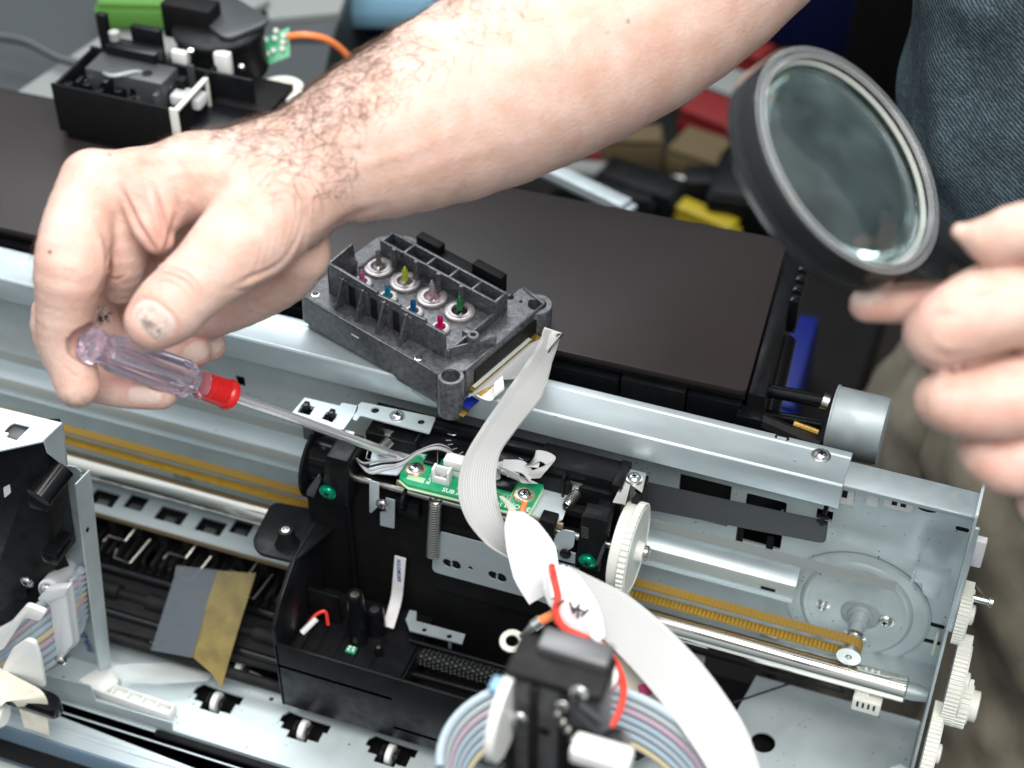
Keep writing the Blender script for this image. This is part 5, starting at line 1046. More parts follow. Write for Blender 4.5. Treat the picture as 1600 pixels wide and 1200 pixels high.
t = MB().obox(W(935, 1176, d=d0-1.5), X, Y, Z, (-.9, -.4, -.5), (1.1, .5, .2)).build('white_plug', M['white'], None, bevel=.15); tag(t, 'white plug at the bottom edge beneath the black connector block', 'plug')
t = MB().lathe(W(962, 1160, d=d0-.5), (0, -.6, 1), [(-.2, .5), (.1, .5), (.15, .3), (.0, .28), (0, .1)], 20).build('dark_grommet', M['black_gloss']); tag(t, 'round black grommet between the plug and the loop of ink tubes', 'grommet')
TL = thing('ink_tube_loop', 'loop of pale blue, pink and yellow ink tubes curving round the bottom foreground', 'ink tubes')
cen = W(905, 1235, d=64)
for k, m_ in enumerate(['tube_blue', 'tube_grey', 'tube_pink', 'tube_cyan', 'tube_blue', 'tube_cyan', 'tube_yellow']):
    h = .95-k*.36
    pts = []
    for i in range(40):
        a = math.radians(-20+220*i/39); rx, ry = 5.3-.12*k, 3.9-.08*k
        pts.append(cen+Vector((rx*math.cos(a), ry*math.sin(a), h+.4*math.sin(a))))
    MB().tube(pts, .2, 12).build('ink_tube', M[m_], TL)
# ring terminal on an orange-sleeved lead
RT = thing('ring_terminal', 'tinned ring terminal crimped on an orange sleeved lead hanging by the taped cable', 'ring terminal')
dd = 68
c = W(800, 1001, d=dd); nn = (Vector(CAM)-c).normalized(); nn = (nn+Vector((.2, .3, .5))).normalized()
u = (W(840, 975, d=dd)-c); u = (u-nn*u.dot(nn)).normalized(); v = nn.cross(u)
MB().sheet([c+u*.52*math.cos(2*PI*k/28)+v*.46*math.sin(2*PI*k/28) for k in range(28)], [[c+u*.27*math.cos(2*PI*k/20)+v*.24*math.sin(2*PI*k/20) for k in range(20)]], nn, -.08).build('ring', M['tin'], RT, smooth=40)
p = [c+u*.45-nn*.04, W(824, 986, d=dd), W(832, 978, d=dd-.1), W(845, 970, d=dd-.2)]
MB().tube(p, [.12, .14, .2, .22], 12).build('barrel', M['tin'], RT); MB().tube([W(833, 978, d=dd-.15), W(845, 970, d=dd-.2)], .25, 14).build('crimp', M['bright'], RT)
MB().tube([W(843, 971, d=dd-.2), W(870, 958, d=dd-.3)], .2, 14).build('sleeve', M['orange'], RT)
t = thing('red_wires', 'pair of red and white wires looping from the taped cable down to the connector block', 'wires')
MB().tube(smooth_path([W(862, 885, d=68), W(866, 905, d=67), W(872, 935, d=66.5), W(868, 955, d=66.5), W(880, 980, d=66), W(910, 995, d=65.5), W(942, 1008, d=65), W(964, 1040, d=64.5), W(974, 1075, d=64), W(968, 1110, d=63.5), W(950, 1145, d=63)]), .14, 10).build('wire', M['redwire'], t)
MB().tube(smooth_path([W(869, 970, d=66.4), W(905, 998, d=65.7), W(945, 1025, d=65.1), W(962, 1060, d=64.6), W(952, 1078, d=64.3), W(938, 1082, d=64)]), .13, 10).build('wire', M['redwire'], t)
MB().tube(smooth_path([W(924, 990, d=65), W(935, 1003, d=64.8), W(948, 1020, d=64.5), W(957, 1040, d=64), W(961, 1060, d=63.8), W(950, 1078, d=63.5)]), .12, 10).build('wire', M['white'], t)
MB().tube(smooth_path([W(858, 893, d=68), W(862, 915, d=67), W(866, 935, d=66.7)]), .14, 10).build('wire', M['white'], t)
MB().tube(smooth_path([W(820, 786, z=zp+.1), W(816, 797, z=zp), W(814, 806, z=-3.0), W(815, 830, y=-5.5)]), .14, 10).build('lead', M['orange'], t)
# ================================================================== MAIN FLAT CABLE
FC = thing('ribbon_cable', 'long pale flat ribbon cable sweeping from the print head down to the lower right', 'ribbon cable')
cn = hp(LU+.5, LV*.5, -1.2)
def vp(px, py, d): return W(px, py, d=d)
S1 = [vp(862, 520, 75.5), vp(846, 560, 75.2), vp(818, 615, 74.6), vp(778, 670, 74.3), vp(751, 715, 74), vp(744, 765, 73.5), vp(757, 815, 72.8), vp(787, 860, 72), vp(822, 895, 71), vp(858, 928, 70.2)]
cw = [(.55, -.3), (.5, -.3), (1, -.2), (1, -.1), (1, .15), (1, .1), (1, -.1), (1, -.35), (.8, -.8), (.7, -.7)]
SD = [Vector(rt)*a+Vector(up)*b+Vector(fw)*.55 for a, b in cw]
wd_ = [.9, 1.2, 1.7, 1.6, 1.7, 1.75, 1.7, 1.6, 1.5, 1.7]
for k in range(3):
    off = Vector(fw)*(.05*k)+Vector(rt)*(.05*k)
    rib3('cable_layer', [p+off for p in S1], [s_+Vector(fw)*(.06*k) for s_ in SD], wd_, 'ribbon', FC, .035, 8)
# short tail from the contact row up to the bend
TA = [hp(LU+.35, LV*.42, -1.2), hp(LU+1.1, LV*.55, -.7), vp(858, 548, 75.6), vp(866, 516, 75.4)]
rib3('cable_tail', TA, [V, V*.9+N*.1, V*.5+N*.8, Vector(rt)*.6-Vector(up)*.2], [4.6, 3.2, 1.6, .9], 'ribbon', FC, .035, 6)
rib3('cable_tail', [hp(LU+.3, 1.9, -1.3), hp(LU+.9, 1.6, -1.25), hp(LU+1.5, 1.5, -.9), hp(LU+1.1, 2.0, -.5)], [V]*4, [1.4, 1.0, .8, .6], 'tape_white', FC, .03, 6)
# folded white wrap
rib3('cable_fold', [vp(806, 800, 71.3), vp(814, 820, 70.4), vp(830, 858, 69.4), vp(838, 895, 69.2), vp(850, 930, 69.4)], [Vector(rt)*1-Vector(up)*.15+Vector(fw)*.9, Vector(rt)*1+Vector(up)*.1+Vector(fw)*.5, Vector(rt)+Vector(up)*.1, Vector(rt)+Vector(up)*.2, Vector(rt)+Vector(up)*.6], [.9, 1.5, 1.95, 1.85, 1.4], 'tape_white', FC, .05, 8)
rib3('cable_fold', [vp(782, 776, 73), vp(796, 790, 72.4), vp(803, 812, 72.2), vp(800, 850, 72.5)], [Vector(rt)*.6+Vector(fw)*.8]*4, [.2, .4, .5, .4], 'masking', FC, .04, 8)
S2 = [vp(866, 905, 69.6), vp(908, 932, 68.6), vp(950, 960, 67.8), vp(1004, 1008, 66.6), vp(1056, 1064, 65.4), vp(1100, 1122, 64.3), vp(1136, 1180, 63.2), vp(1160, 1250, 62)]
SD2 = [Vector(rt)*.7+Vector(up)*.75+Vector(fw)*q for q in (.2, .1, 0, .0, .1, .3, .5, .6)]
rib3('cable_run', S2, SD2, [1.2, 1.45, 1.65, 1.8, 1.88, 1.95, 2.05, 2.2], 'ribbon', FC, .05, 8)
rib3('cable_run', [p+Vector(fw)*.35+Vector(rt)*.25+Vector(up)*.1 for p in S2], [s_+Vector(fw)*.25 for s_ in SD2], [1.1, 1.4, 1.65, 1.8, 1.9, 2.0, 2.1, 2.2], 'ribbon', FC, .05, 8)
lw = rib3('cable_lower', [vp(940, 1000, 68.5), vp(978, 1045, 68), vp(1015, 1085, 67.5), vp(1060, 1130, 67), vp(1100, 1190, 66)], [Vector(rt)*.7+Vector(up)*.6+Vector(fw)*.5]*5, [1.3, 1.7, 1.9, 2, 2], 'masking', FC, .05, 8)
c = vp(1008, 1078, 67.2); MB().lathe(c, -Vector(fw)+Vector(up)*.2, [(0, .32), (.02, .3), (.03, .1)], 11, prong=lambda k: .75+.25*((k*7) % 3)/2).build('magenta_stain', M['ink_mag'], lw)
# taped bundle over the cable
tp_ = [vp(862, 896, 67.9), vp(880, 920, 67.1), vp(898, 946, 66.8), vp(917, 972, 66.7), vp(936, 1000, 67.0)]
tw = MB().tube(smooth_path(tp_), [.5, .62, .6, .68, .72, .7, .78, .76, .82, .8, .84, .8, .83, .8, .84, .82, .8, .82, .78, .8, .76, .74, .72, .7, .66, .64, .6, .56, .5, .46, .42, .36, .3][:len(smooth_path(tp_))], 18, flat=.38, upv=-fw).build('tape_wrap', M['tape_white'], FC)
for (x0, y0_, x1, y1_) in ((870, 945, 882, 938), (890, 940, 896, 958), (896, 958, 906, 944), (893, 950, 912, 955), (905, 950, 902, 966), (908, 962, 920, 952)):
    MB().tube([W(x0, y0_, d=66.18), W(x1, y1_, d=66.15)], .05, 6).build('ink_stroke', M['ink_dark'], tw)
# ================================================================== SCREWDRIVER
SV = thing('screwdriver', 'small screwdriver with clear lilac handle and ribbed red collar, tip on the circuit board', 'screwdriver')
E0 = W(132, 535, d=66.9); TP = W(637, 718, z=zp+.16); AX = (TP-E0).normalized(); LS = (TP-E0).length
def at(px):                                  # distance along the axis that shows at picture column px
    lo, hi = 0, LS
    for _ in range(40):
        m_ = (lo+hi)/2; q = E0+AX*m_-Vector(CAM); X_ = 800+F*q.dot(Vector(rt))/q.dot(Vector(fw))
        if X_ < px: lo = m_
        else: hi = m_
    return lo
a1, a2, a3, a4, a5, a6 = at(160), at(172), at(296), at(312), at(352), at(360)
prof = [(0, .45), (.1, .68), (.3, .74), (a1-.15, .7), (a1, .56), (a1+.12, .57), (a2, .72), (a2+.2, .78), (a3-.25, .80), (a3, .66), (a3+.08, .46), (a4-.1, .44), (a4, .6), (a4+.12, .62)]
MB().lathe(E0, AX, prof, 72, prong=lambda k: 1.0 if k % 12 < 8 else .88).build('handle', M['handle'], SV, smooth=24)
MB().lathe(E0, AX, [(a1+.5, .05), (a1+.55, .17), (a3-.3, .17), (a3, .1)], 24).build('handle_core', M['bright'], SV)
pr = [(a4+.1, .50)]; nr = 9; s0, s1_ = a4+.15, a5-.1
for k in range(nr): 
    h = s0+(s1_-s0)*k/nr; st_ = (s1_-s0)/nr; pr += [(h, .50+.004*k), (h+st_*.25, .57+.006*k), (h+st_*.65, .57+.006*k), (h+st_*.95, .50+.006*k)]
pr += [(a5-.05, .60), (a5+.1, .68), (a6-.02, .66), (a6+.03, .35)]
MB().lathe(E0, AX, pr, 40).build('collar', M['red'], SV, smooth=60)
MB().lathe(E0, AX, [(a6-.3, .22), (LS-1.5, .22), (LS-1.45, .185), (LS-.55, .165), (LS-.1, .07), (LS, .03)], 28).build('shaft', M['shaft'], SV, smooth=50)
# ================================================================== MAGNIFYING GLASS
MG = thing('magnifying_glass', 'round magnifying glass with thick clear rim held at the upper right', 'magnifying glass')
dm = 57.0; Cm = W(1315, 256, d=dm)
vd = (Vector(CAM)-Cm).normalized(); mi = (Vector(rt)*.839+Vector(up)*.545); mi = (mi-vd*mi.dot(vd)).normalized()
NM = (vd*.54+mi*.842).normalized(); UM = (Vector(rt)*.545-Vector(up)*.839); UM = (UM-NM*UM.dot(NM)).normalized(); VM = NM.cross(UM)
k_ = dm/2700; RL = 178*k_; RO = 201*k_
MB().lathe(Cm, NM, [(-.9, RO*.97), (-.85, RO*1.01), (.25, RO*1.0), (.38, RO*.985), (.42, RO*.93), (.30, RO*.90), (.28, RL+.08), (.36, RL+.02), (.1, RL-.02), (-.85, RL-.02), (-.92, RL+.1), (-.9, RO*.97)], 96, ref=UM).build('rim', M['acrylic'], MG, smooth=50)
MB().lathe(Cm, NM, [(-.5, RO*.945), (.1, RO*.945), (.1, RO*.93), (-.5, RO*.93), (-.5, RO*.945)], 96, ref=UM).build('rim_band', M['acrylic_dark'], MG, smooth=50)
for h_, r_, w_ in ((.38, RO*.965, .03), (-.70, RO*.985, .03), (.37, RL+.10, .03), (-.72, RL+.02, .04)): MB().tube(circ(Cm+NM*h_, UM, VM, r_, 96), w_, 8, closed=True).build('rim_glint', M['glint'], MG)  # thin pale rings added as painted highlights along the clear rim
Rs = 9.0
pr = [(.02+ (math.sqrt(Rs**2-r*r)-math.sqrt(Rs**2-RL**2)), r) for r in [RL*(k/16) for k in range(16, -1, -1)]]
pr2 = [(-.02-h, r) for h, r in pr[::-1]]
MB().lathe(Cm-NM*.15, NM, pr2+pr, 96, ref=UM).build('lens', M['lens'], MG, smooth=80)
MB().tube(circ(Cm+NM*.12, UM, VM, RL-.01, 96), .05, 8, closed=True).build('lens_ring', M['ivory'], MG)
# handle in the plane of the disc
def mq(px, py): q = WP(px, py, Cm, NM)-Cm; return q.dot(UM), q.dot(VM)
def mp(px, py, n=0): a, b = mq(px, py); return Cm+UM*a+VM*b+NM*n
hn = [mp(1452, 318, -.3), mp(1490, 362, -.3), mp(1530, 405, -.3), mp(1640, 470, -.3), mp(1620, 520, -.3), mp(1500, 440, -.3), mp(1455, 440, -.3), mp(1405, 440, -.3), mp(1430, 400, -.3)]
MB().sheet(rpoly(hn, [.1, .3, .3, .3, .3, .5, .5, .1, .1]), [], NM, .45).build('handle', M['acrylic'], MG, bevel=.1)
MB().sheet(rpoly([mp(1462, 345, -.12), mp(1500, 385, -.12), mp(1560, 430, -.12), mp(1560, 450, -.12), mp(1470, 425, -.12), mp(1438, 425, -.12)], .2), [], NM, .12).build('handle_core', M['acrylic_dark'], MG)
# ================================================================== PERSON (both hands, arms and the body they belong to)
import time; T0 = time.time()
class Sdf:                                     # smooth union of tapered capsules, meshed once with surface nets
    def __init__(s): s.g = []; s.sub = []
    def group(s, chains, k, kj):               # chains: list of lists of (Vector, radius[, flat, axis])
        A = []; 
        for ch in chains:
            if len(ch) > 2:                    # round the chain off so that no joint shows as a ring
                n_ = 3; P4 = smooth_path([c[0] for c in ch], n_); R4 = [v.x for v in smooth_path([(c[1], 0, 0) for c in ch], n_)]; ch = list(zip(P4, R4))
            A.append([(np.array(p[0]), np.array(q[0]), p[1], q[1]) for p, q in zip(ch[:-1], ch[1:])])
        s.g.append((A, k, kj))
    @staticmethod
    def cap(P, a, b, ra, rb):
        ab = b-a; L2 = max(ab@ab, 1e-9); t = np.clip((P-a)@ab/L2, 0, 1); q = P-a-t[:, None]*ab; return np.sqrt((q*q).sum(1))-(ra+(rb-ra)*t)
    @staticmethod
    def smin(a, b, k): h = np.clip(k-np.abs(a-b), 0, None)/k; return np.minimum(a, b)-h*h*k*0.25
    def __call__(s, P):
        d = None; pl = P.min(0); ph = P.max(0)
        for A, k, kj in s.g:
            g = None
            for ch in A:
                e = None
                for a, b, ra, rb in ch:
                    R_ = max(ra, rb)+2.6
                    if (np.minimum(a, b)-R_ > ph).any() or (np.maximum(a, b)+R_ < pl).any(): continue
                    c = s.cap(P, a, b, ra, rb); e = c if e is None else s.smin(e, c, .06)
                if e is not None: g = e if g is None else s.smin(g, e, k)
            if g is not None: d = g if d is None else s.smin(d, g, kj)
        if d is None: return np.full(len(P), 5.0)
        for a, b, ra, rb, k in s.sub: c = -s.cap(P, a, b, ra, rb); d = -s.smin(-d, -c, k)
        return d
    def mesh(s, h, B=8):
        lo = np.full(3, 1e9); hi = -lo
        for A, k, kj in s.g:
            for a, b, ra, rb in [q for ch in A for q in ch]: r = max(ra, rb)+.5; lo = np.minimum(lo, np.minimum(a, b)-r); hi = np.maximum(hi, np.maximum(a, b)+r)
        nb = np.ceil((hi-lo)/(h*B)).astype(int)+1
        gi = np.stack(np.meshgrid(*[np.arange(n) for n in nb], indexing='ij'), -1).reshape(-1, 3)
        cen = lo+(gi+.5)*h*B; D0_ = np.concatenate([s(cen[i:i+2000]) for i in range(0, len(cen), 2000)]); act = gi[np.abs(D0_) < h*B*.87+.12]
        K = np.arange(B+1); loc = np.stack(np.meshgrid(K, K, K, indexing='ij'), -1).reshape(-1, 3)
        NN = nb*B+2; vk = []; vp = []; qd = []
        key = lambda g: (g[..., 0]*NN[1]+g[..., 1])*NN[2]+g[..., 2]
        for c0 in range(0, len(act), 60):
            ac = act[c0:c0+60]; G = (ac[:, None, :]*B+loc[None]); m = len(ac)
            D = s((lo+G.reshape(-1, 3)*h)).reshape(m, B+1, B+1, B+1); I = D < 0
            # cell vertices
            cor = [(i, j, k) for i in (0, 1) for j in (0, 1) for k in (0, 1)]
            S_ = sum(I[:, i:B+i, j:B+j, k:B+k].astype(np.int8) for i, j, k in cor); msk = (S_ > 0) & (S_ < 8)
            acc = np.zeros((m, B, B, B, 3)); cnt = np.zeros((m, B, B, B))
            for a in cor:
                for ax in range(3):
                    if a[ax]: continue
                    b = list(a); b[ax] = 1; da = D[:, a[0]:B+a[0], a[1]:B+a[1], a[2]:B+a[2]]; db = D[:, b[0]:B+b[0], b[1]:B+b[1], b[2]:B+b[2]]
                    x = (da < 0) != (db < 0); t = np.where(x, da/np.where(x, da-db, 1), 0)
                    for q in range(3): acc[..., q] += np.where(x, a[q]+(t if q == ax else 0), 0)
                    cnt += x
            w = np.nonzero(msk); cell = ac[w[0]]*B+np.stack(w[1:], -1); pos = acc[w]/cnt[w][:, None]
            vk.append(key(cell)); vp.append(lo+(cell+pos)*h)
            for ax in range(3):
                e = [slice(0, B)]*3; f = [slice(0, B)]*3; f[ax] = slice(1, B+1)
                a_ = I[:, e[0], e[1], e[2]]; b_ = I[:, f[0], f[1], f[2]]; w = np.nonzero(a_ != b_); g = ac[w[0]]*B+np.stack(w[1:], -1)
                u = np.eye(3, dtype=int)[(ax+1) % 3]; v = np.eye(3, dtype=int)[(ax+2) % 3]
                q = np.stack([key(g), key(g-u), key(g-u-v), key(g-v)], -1); fl = b_[w]; q[fl] = q[fl][:, ::-1]; qd.append(q)
        vk = np.concatenate(vk); vp = np.concatenate(vp); qd = np.concatenate(qd)
        o = np.argsort(vk); vk = vk[o]; vp = vp[o]; ix = np.searchsorted(vk, qd); ix = np.clip(ix, 0, len(vk)-1); ok = (vk[ix] == qd).all(1)
        return vp, ix[ok]
    def grad(s, P, e=.02): return np.stack([s(P+np.eye(3)[i]*e)-s(P-np.eye(3)[i]*e) for i in range(3)], -1)/(2*e)
def J(px, py, d, r): return (W(px, py, d=d), r*d/F)
def K3(v, r): return (Vector(v), r)
S = Sdf()
# right arm: forearm, wrist, back of the hand
wr = J(470, 285, 67.8, 98)
S.group([[J(430, 300, 67.6, 92), J(520, 245, 67.9, 104), J(597, 215, 68.4, 127), J(765, 140, 69.8, 156), J(975, 25, 71.8, 166), J(1150, -110, 74, 160), J(1330, -290, 78, 130), K3((29, 36, 46), 5.2)],
         [J(400, 270, 67.6, 66), J(250, 285, 67.6, 54), J(150, 283, 67.5, 46)], [J(440, 270, 68, 60), J(300, 275, 69.2, 54), J(170, 282, 69.6, 46)], [J(440, 290, 69, 60), J(300, 300, 70.8, 52), J(190, 310, 71.2, 46)], [J(450, 330, 70, 60), J(320, 370, 72, 50), J(230, 360, 72.6, 40)]], 1.3, .3)
S.group([[J(465, 395, 69.4, 52), J(440, 425, 70.4, 52), J(390, 455, 71.4, 50), J(335, 480, 72, 46), J(280, 500, 72.5, 40)]], .8, .5)       # heel of the palm
S.group([[J(435, 315, 66.6, 84), J(400, 355, 65.9, 78), J(352, 400, 65.2, 66), J(318, 432, 64.9, 58), J(284, 462, 64.7, 55), J(262, 484, 64.7, 55), J(240, 503, 64.8, 46)]], .5, .75)   # thumb
S.group([[J(300, 270, 67, 58), J(262, 300, 66.9, 50), J(240, 345, 66.7, 36), J(247, 374, 66.8, 24)]], .6, 1.0)      # web of the thumb
S.group([[J(142, 284, 67.3, 48), J(122, 350, 66.7, 54), J(110, 415, 66.3, 56), J(103, 470, 66.8, 47), J(101, 525, 67.5, 43), J(111, 565, 67.8, 38), J(121, 602, 67.9, 35)]], .35, .45)   # index
S.group([[J(178, 295, 68.2, 46), J(188, 360, 68.1, 44), J(190, 410, 68.5, 37), J(186, 450, 69.4, 26)]], .4, .4)      # middle, root
S.group([[J(130, 440, 71.2, 40), J(88, 490, 70.8, 38), J(92, 540, 71.0, 34), J(120, 585, 71.0, 32), J(175, 604, 70.7, 31), J(215, 610, 70.4, 29), J(252, 613, 70.2, 27)]], .3, .12)   # middle, bent under the handle
S.group([[J(200, 370, 71.5, 36), J(166, 440, 71.4, 26), J(160, 490, 71.3, 24), J(185, 540, 72, 27), J(245, 552, 72.6, 28), J(304, 548, 72.2, 27)]], .3, .12)
S.group([[J(240, 380, 73, 34), J(200, 470, 73.2, 27), J(230, 530, 73.8, 26), J(290, 538, 73.9, 26), J(328, 540, 73.6, 25)]], .3, .12)
# left arm: hand round the magnifier handle
S.group([[J(1680, 520, 58.5, 120), J(1760, 640, 59.5, 120), J(1850, 660, 60, 110), J(2000, 640, 62, 125), J(2250, 560, 66, 140), K3((38, 6, 20), 4.6), K3((33, 14, 44), 5.2)]], 1.2, .4)
S.group([[J(1548, 374, 55.6, 36), J(1600, 362, 55.3, 46), J(1700, 370, 55.5, 56), J(1760, 430, 57, 70)], [J(1500, 362, 55.9, 14), J(1560, 385, 55.7, 34)]], .4, .3)   # thumb
S.group([[J(1354, 476, 58.9, 27), J(1395, 474, 58.8, 31), J(1450, 472, 58.8, 34), J(1520, 470, 58.8, 40), J(1600, 470, 58.9, 44)]], .3, .1)   # fingertip behind the handle
S.group([[J(1660, 470, 57, 74), J(1580, 472, 56.6, 72), J(1520, 492, 56.5, 66), J(1466, 520, 56.8, 54), J(1490, 535, 57.9, 46), J(1600, 540, 59.2, 46)]], .5, .14)
S.group([[J(1680, 612, 57.6, 70), J(1580, 622, 57.3, 64), J(1520, 630, 57.4, 57), J(1474, 624, 57.8, 46), J(1500, 640, 58.9, 42), J(1600, 650, 59.6, 44)]], .4, .12)
S.group([[J(1720, 715, 58.6, 62), J(1620, 722, 58.3, 56), J(1570, 724, 58.4, 48), J(1535, 708, 58.8, 37), J(1570, 730, 59.8, 38), J(1650, 740, 60, 40)]], .4, .12)
S.group([[J(1760, 790, 59.6, 52), J(1670, 788, 59.4, 46), J(1630, 785, 59.8, 40)]], .3, .12)
# hidden shoulders joining the two arms into one body
S.group([[K3((29, 36, 46), 6.5), K3((34, 25, 44), 10), K3((33, 14, 44), 6.5)], [K3((34, 25, 44), 11), K3((33, 25, 10), 11)]], 3, 1.5)
hs_, he_ = E0+AX*.1, E0+AX*a3
S.sub.append((np.array(hs_), np.array(he_), .80, .82, .08))
hv, hf = S.mesh(.17)
print('body', len(hv), len(hf), time.time()-T0)
# refine the parts of the hands that face the viewer, then settle them on the surface again
def proj(P): q = P-CAM; d = q@fw; return 800+F*(q@rt)/d, 600-F*(q@up)/d, d
bm = bmesh.new(); vs = [bm.verts.new(p) for p in hv]
for f in hf:
    try: bm.faces.new([vs[i] for i in f])
    except ValueError: pass
bm.verts.index_update(); px, py, dd_ = proj(hv)
reg = (px < 620) & (px > 20) & (dd_ < 76)
fs = [f for f in bm.faces if all(reg[v.index] for v in f.verts)]
es = list({e for f in fs for e in f.edges}); bmesh.ops.subdivide_edges(bm, edges=es, cuts=1, use_grid_fill=True)
bmesh.ops.triangulate(bm, faces=[f for f in bm.faces if len(f.verts) > 4])
me = bpy.data.meshes.new('body'); bm.to_mesh(me); bm.free()
P_ = np.empty(len(me.vertices)*3); me.vertices.foreach_get('co', P_); P_ = P_.reshape(-1, 3)
for c0 in range(0, len(P_), 4000):
    q = P_[c0:c0+4000]
    for _ in range(1): g = S.grad(q); d = S(q); q = q-g*(d/np.maximum((g*g).sum(1), .3))[:, None]
    P_[c0:c0+4000] = q
G_ = np.concatenate([S.grad(P_[c:c+4000], .05) for c in range(0, len(P_), 4000)]); G_ /= np.maximum(np.linalg.norm(G_, axis=1), 1e-6)[:, None]
px, py, dd_ = proj(P_); vdir = CAM-P_; vdir /= np.linalg.norm(vdir, axis=1)[:, None]; face_ = (G_*vdir).sum(1)
def polyd(pts):                                # distance in the picture to a polyline, front-facing skin only
    best = np.full(len(P_), 1e9)
    for (x0, y0), (x1, y1) in zip(pts[:-1], pts[1:]):
        L2 = (x1-x0)**2+(y1-y0)**2; t = np.clip(((px-x0)*(x1-x0)+(py-y0)*(y1-y0))/L2, 0, 1); best = np.minimum(best, np.hypot(px-x0-t*(x1-x0), py-y0-t*(y1-y0)))
    best[face_ < .02] = 1e9; return best
tone = np.zeros((len(P_), 4)); tone[:, 3] = 1; disp = np.zeros(len(P_))
def crease(pts, w, depth, red=.35, dmax=99, dmin=0):
    global disp
    red *= .6
    sp = [(p.x, p.y) for p in smooth_path([(a, b, 0) for a, b in pts], 5)]
    d = polyd(sp); e0 = np.hypot(px-sp[0][0], py-sp[0][1]); e1_ = np.hypot(px-sp[-1][0], py-sp[-1][1]); ll = sum(math.dist(a, b) for a, b in zip(sp[:-1], sp[1:])); m_ = ((dd_ < dmax) & (dd_ > dmin))*np.clip(np.minimum(e0, e1_)/(ll*.38), 0, 1)**.8; g = np.exp(-(d/w)**2)*m_; disp -= depth*g; disp += depth*.35*np.exp(-((d-2.2*w)/(w*1.2))**2)*m_
    tone[:, 0] = np.maximum(tone[:, 0], red*np.exp(-(d/(w*2.0))**2)*m_)
def spot(x, y, rx, ry, ch, val, ang=0, dmax=99, dmin=0, dep=0, hard=2):
    global disp
    c_, s__ = math.cos(math.radians(ang)), math.sin(math.radians(ang)); u = ((px-x)*c_+(py-y)*s__)/rx; v = (-(px-x)*s__+(py-y)*c_)/ry; r = np.sqrt(u*u+v*v)
    g = np.exp(-r**hard)*(face_ > .02)*(dd_ < dmax)*(dd_ > dmin); tone[:, ch] = np.maximum(tone[:, ch], (val*.6 if ch == 0 else val)*g); disp += dep*g
# folds of the working hand
crease([(186, 290), (200, 318), (216, 352), (240, 388), (252, 405)], 4, .13, .7, 69)
crease([(238, 292), (250, 330), (258, 355), (266, 370)], 4, .13, .8, 68); crease([(272, 300), (276, 330), (270, 360)], 4, .08, .5, 68)
crease([(252, 406), (264, 378), (272, 340)], 4, .10, .6, 68)
crease([(150, 345), (164, 372), (170, 410), (166, 438), (150, 464)], 4, .12, .55, 68.5); crease([(170, 433), (185, 436), (196, 430)], 2.5, .05, .5); crease([(80, 422), (105, 423), (128, 427)], 2.2, .02, .2, 67.5)
crease([(100, 574), (115, 586), (128, 592)], 2.4, .03, .3, 67.5); crease([(92, 378), (112, 372), (130, 372)], 2.5, .015, .15, 67.5)
crease([(228, 440), (250, 428), (275, 432), (296, 446), (312, 476)], 3, .09, .6, 66); crease([(226, 434), (256, 420), (288, 428), (310, 450), (318, 480)], 3, .06, .5, 66); crease([(232, 448), (258, 440), (284, 450)], 2.6, .03, .3, 66)
for k in range(6):
    o = k*13; crease([(352+o*.3, 452-o*.25), (382+o*.75, 440-o*.35), (404+o*.9, 410-o*.55), (412+o*1.0, 370-o*.7)], 3.0, .035 if k < 5 else .06, .16, 70)
crease([(345, 452), (395, 452), (440, 430), (468, 395), (478, 350)], 3.5, .07, .35, 70)
crease([(478, 350), (482, 320), (478, 290)], 5, .04, .2); crease([(490, 378), (530, 352), (560, 335), (600, 322)], 6, .07, .25)
crease([(400, 480), (395, 473), (412, 466)], 3, .05, .4); crease([(300, 300), (320, 290), (345, 285)], 7, .03, .15)
for a in ((170, 250, 240, 240), (190, 262, 260, 258), (210, 300, 235, 340), (290, 320, 300, 370), (320, 330, 330, 380)): crease([(a[0], a[1]), ((a[0]+a[2])/2+3, (a[1]+a[3])/2-2), (a[2], a[3])], 4, .012, .1, 69)
for a, w_, dp in (([(500, 300), (560, 262), (640, 235), (740, 190)], 9, -.035), ([(440, 235), (500, 200), (570, 175)], 7, -.03), ([(170, 258), (260, 244), (350, 250)], 9, -.05), ([(200, 285), (290, 268), (380, 280)], 8, -.03), ([(600, 290), (700, 250), (820, 215)], 8, -.02)): crease(a, w_, dp, 0)
for a in ([(1440, 500), (1470, 490), (1500, 495)], [(1450, 545), (1480, 555), (1515, 552)], [(1455, 610), (1480, 600), (1510, 606)], [(1540, 700), (1560, 694), (1580, 700)], [(1500, 470), (1530, 462), (1560, 466)]): crease(a, 5, .05, .6)
# soft redness, knuckles, tendons
for s_ in ((112, 268, 18, 26, .55), (185, 262, 60, 12, .25), (75, 400, 22, 30, .3), (132, 535, 22, 26, .8), (125, 470, 30, 40, .3), (240, 376, 18, 30, .5), (150, 600, 16, 22, .4), (200, 590, 50, 26, .65), (222, 470, 18, 16, .55), (310, 540, 22, 24, .5), (215, 520, 20, 20, .4), (180, 400, 14, 40, .35), (430, 300, 60, 30, .15)): spot(s_[0], s_[1], s_[2], s_[3], 0, s_[4])
for s_ in ((1360, 490, 40, 24, .55), (1500, 520, 60, 30, .3), (1530, 660, 80, 26, .45), (1580, 730, 60, 30, .5), (1440, 470, 30, 40, .6), (1590, 405, 30, 14, .6), (1570, 640, 60, 20, .45), (1560, 580, 90, 10, .5), (1590, 690, 90, 8, .5)): spot(s_[0], s_[1], s_[2], s_[3], 0, s_[4])
spot(130, 262, 40, 16, 2, .0); spot(300, 250, 14, 40, 0, .1, dep=.03)
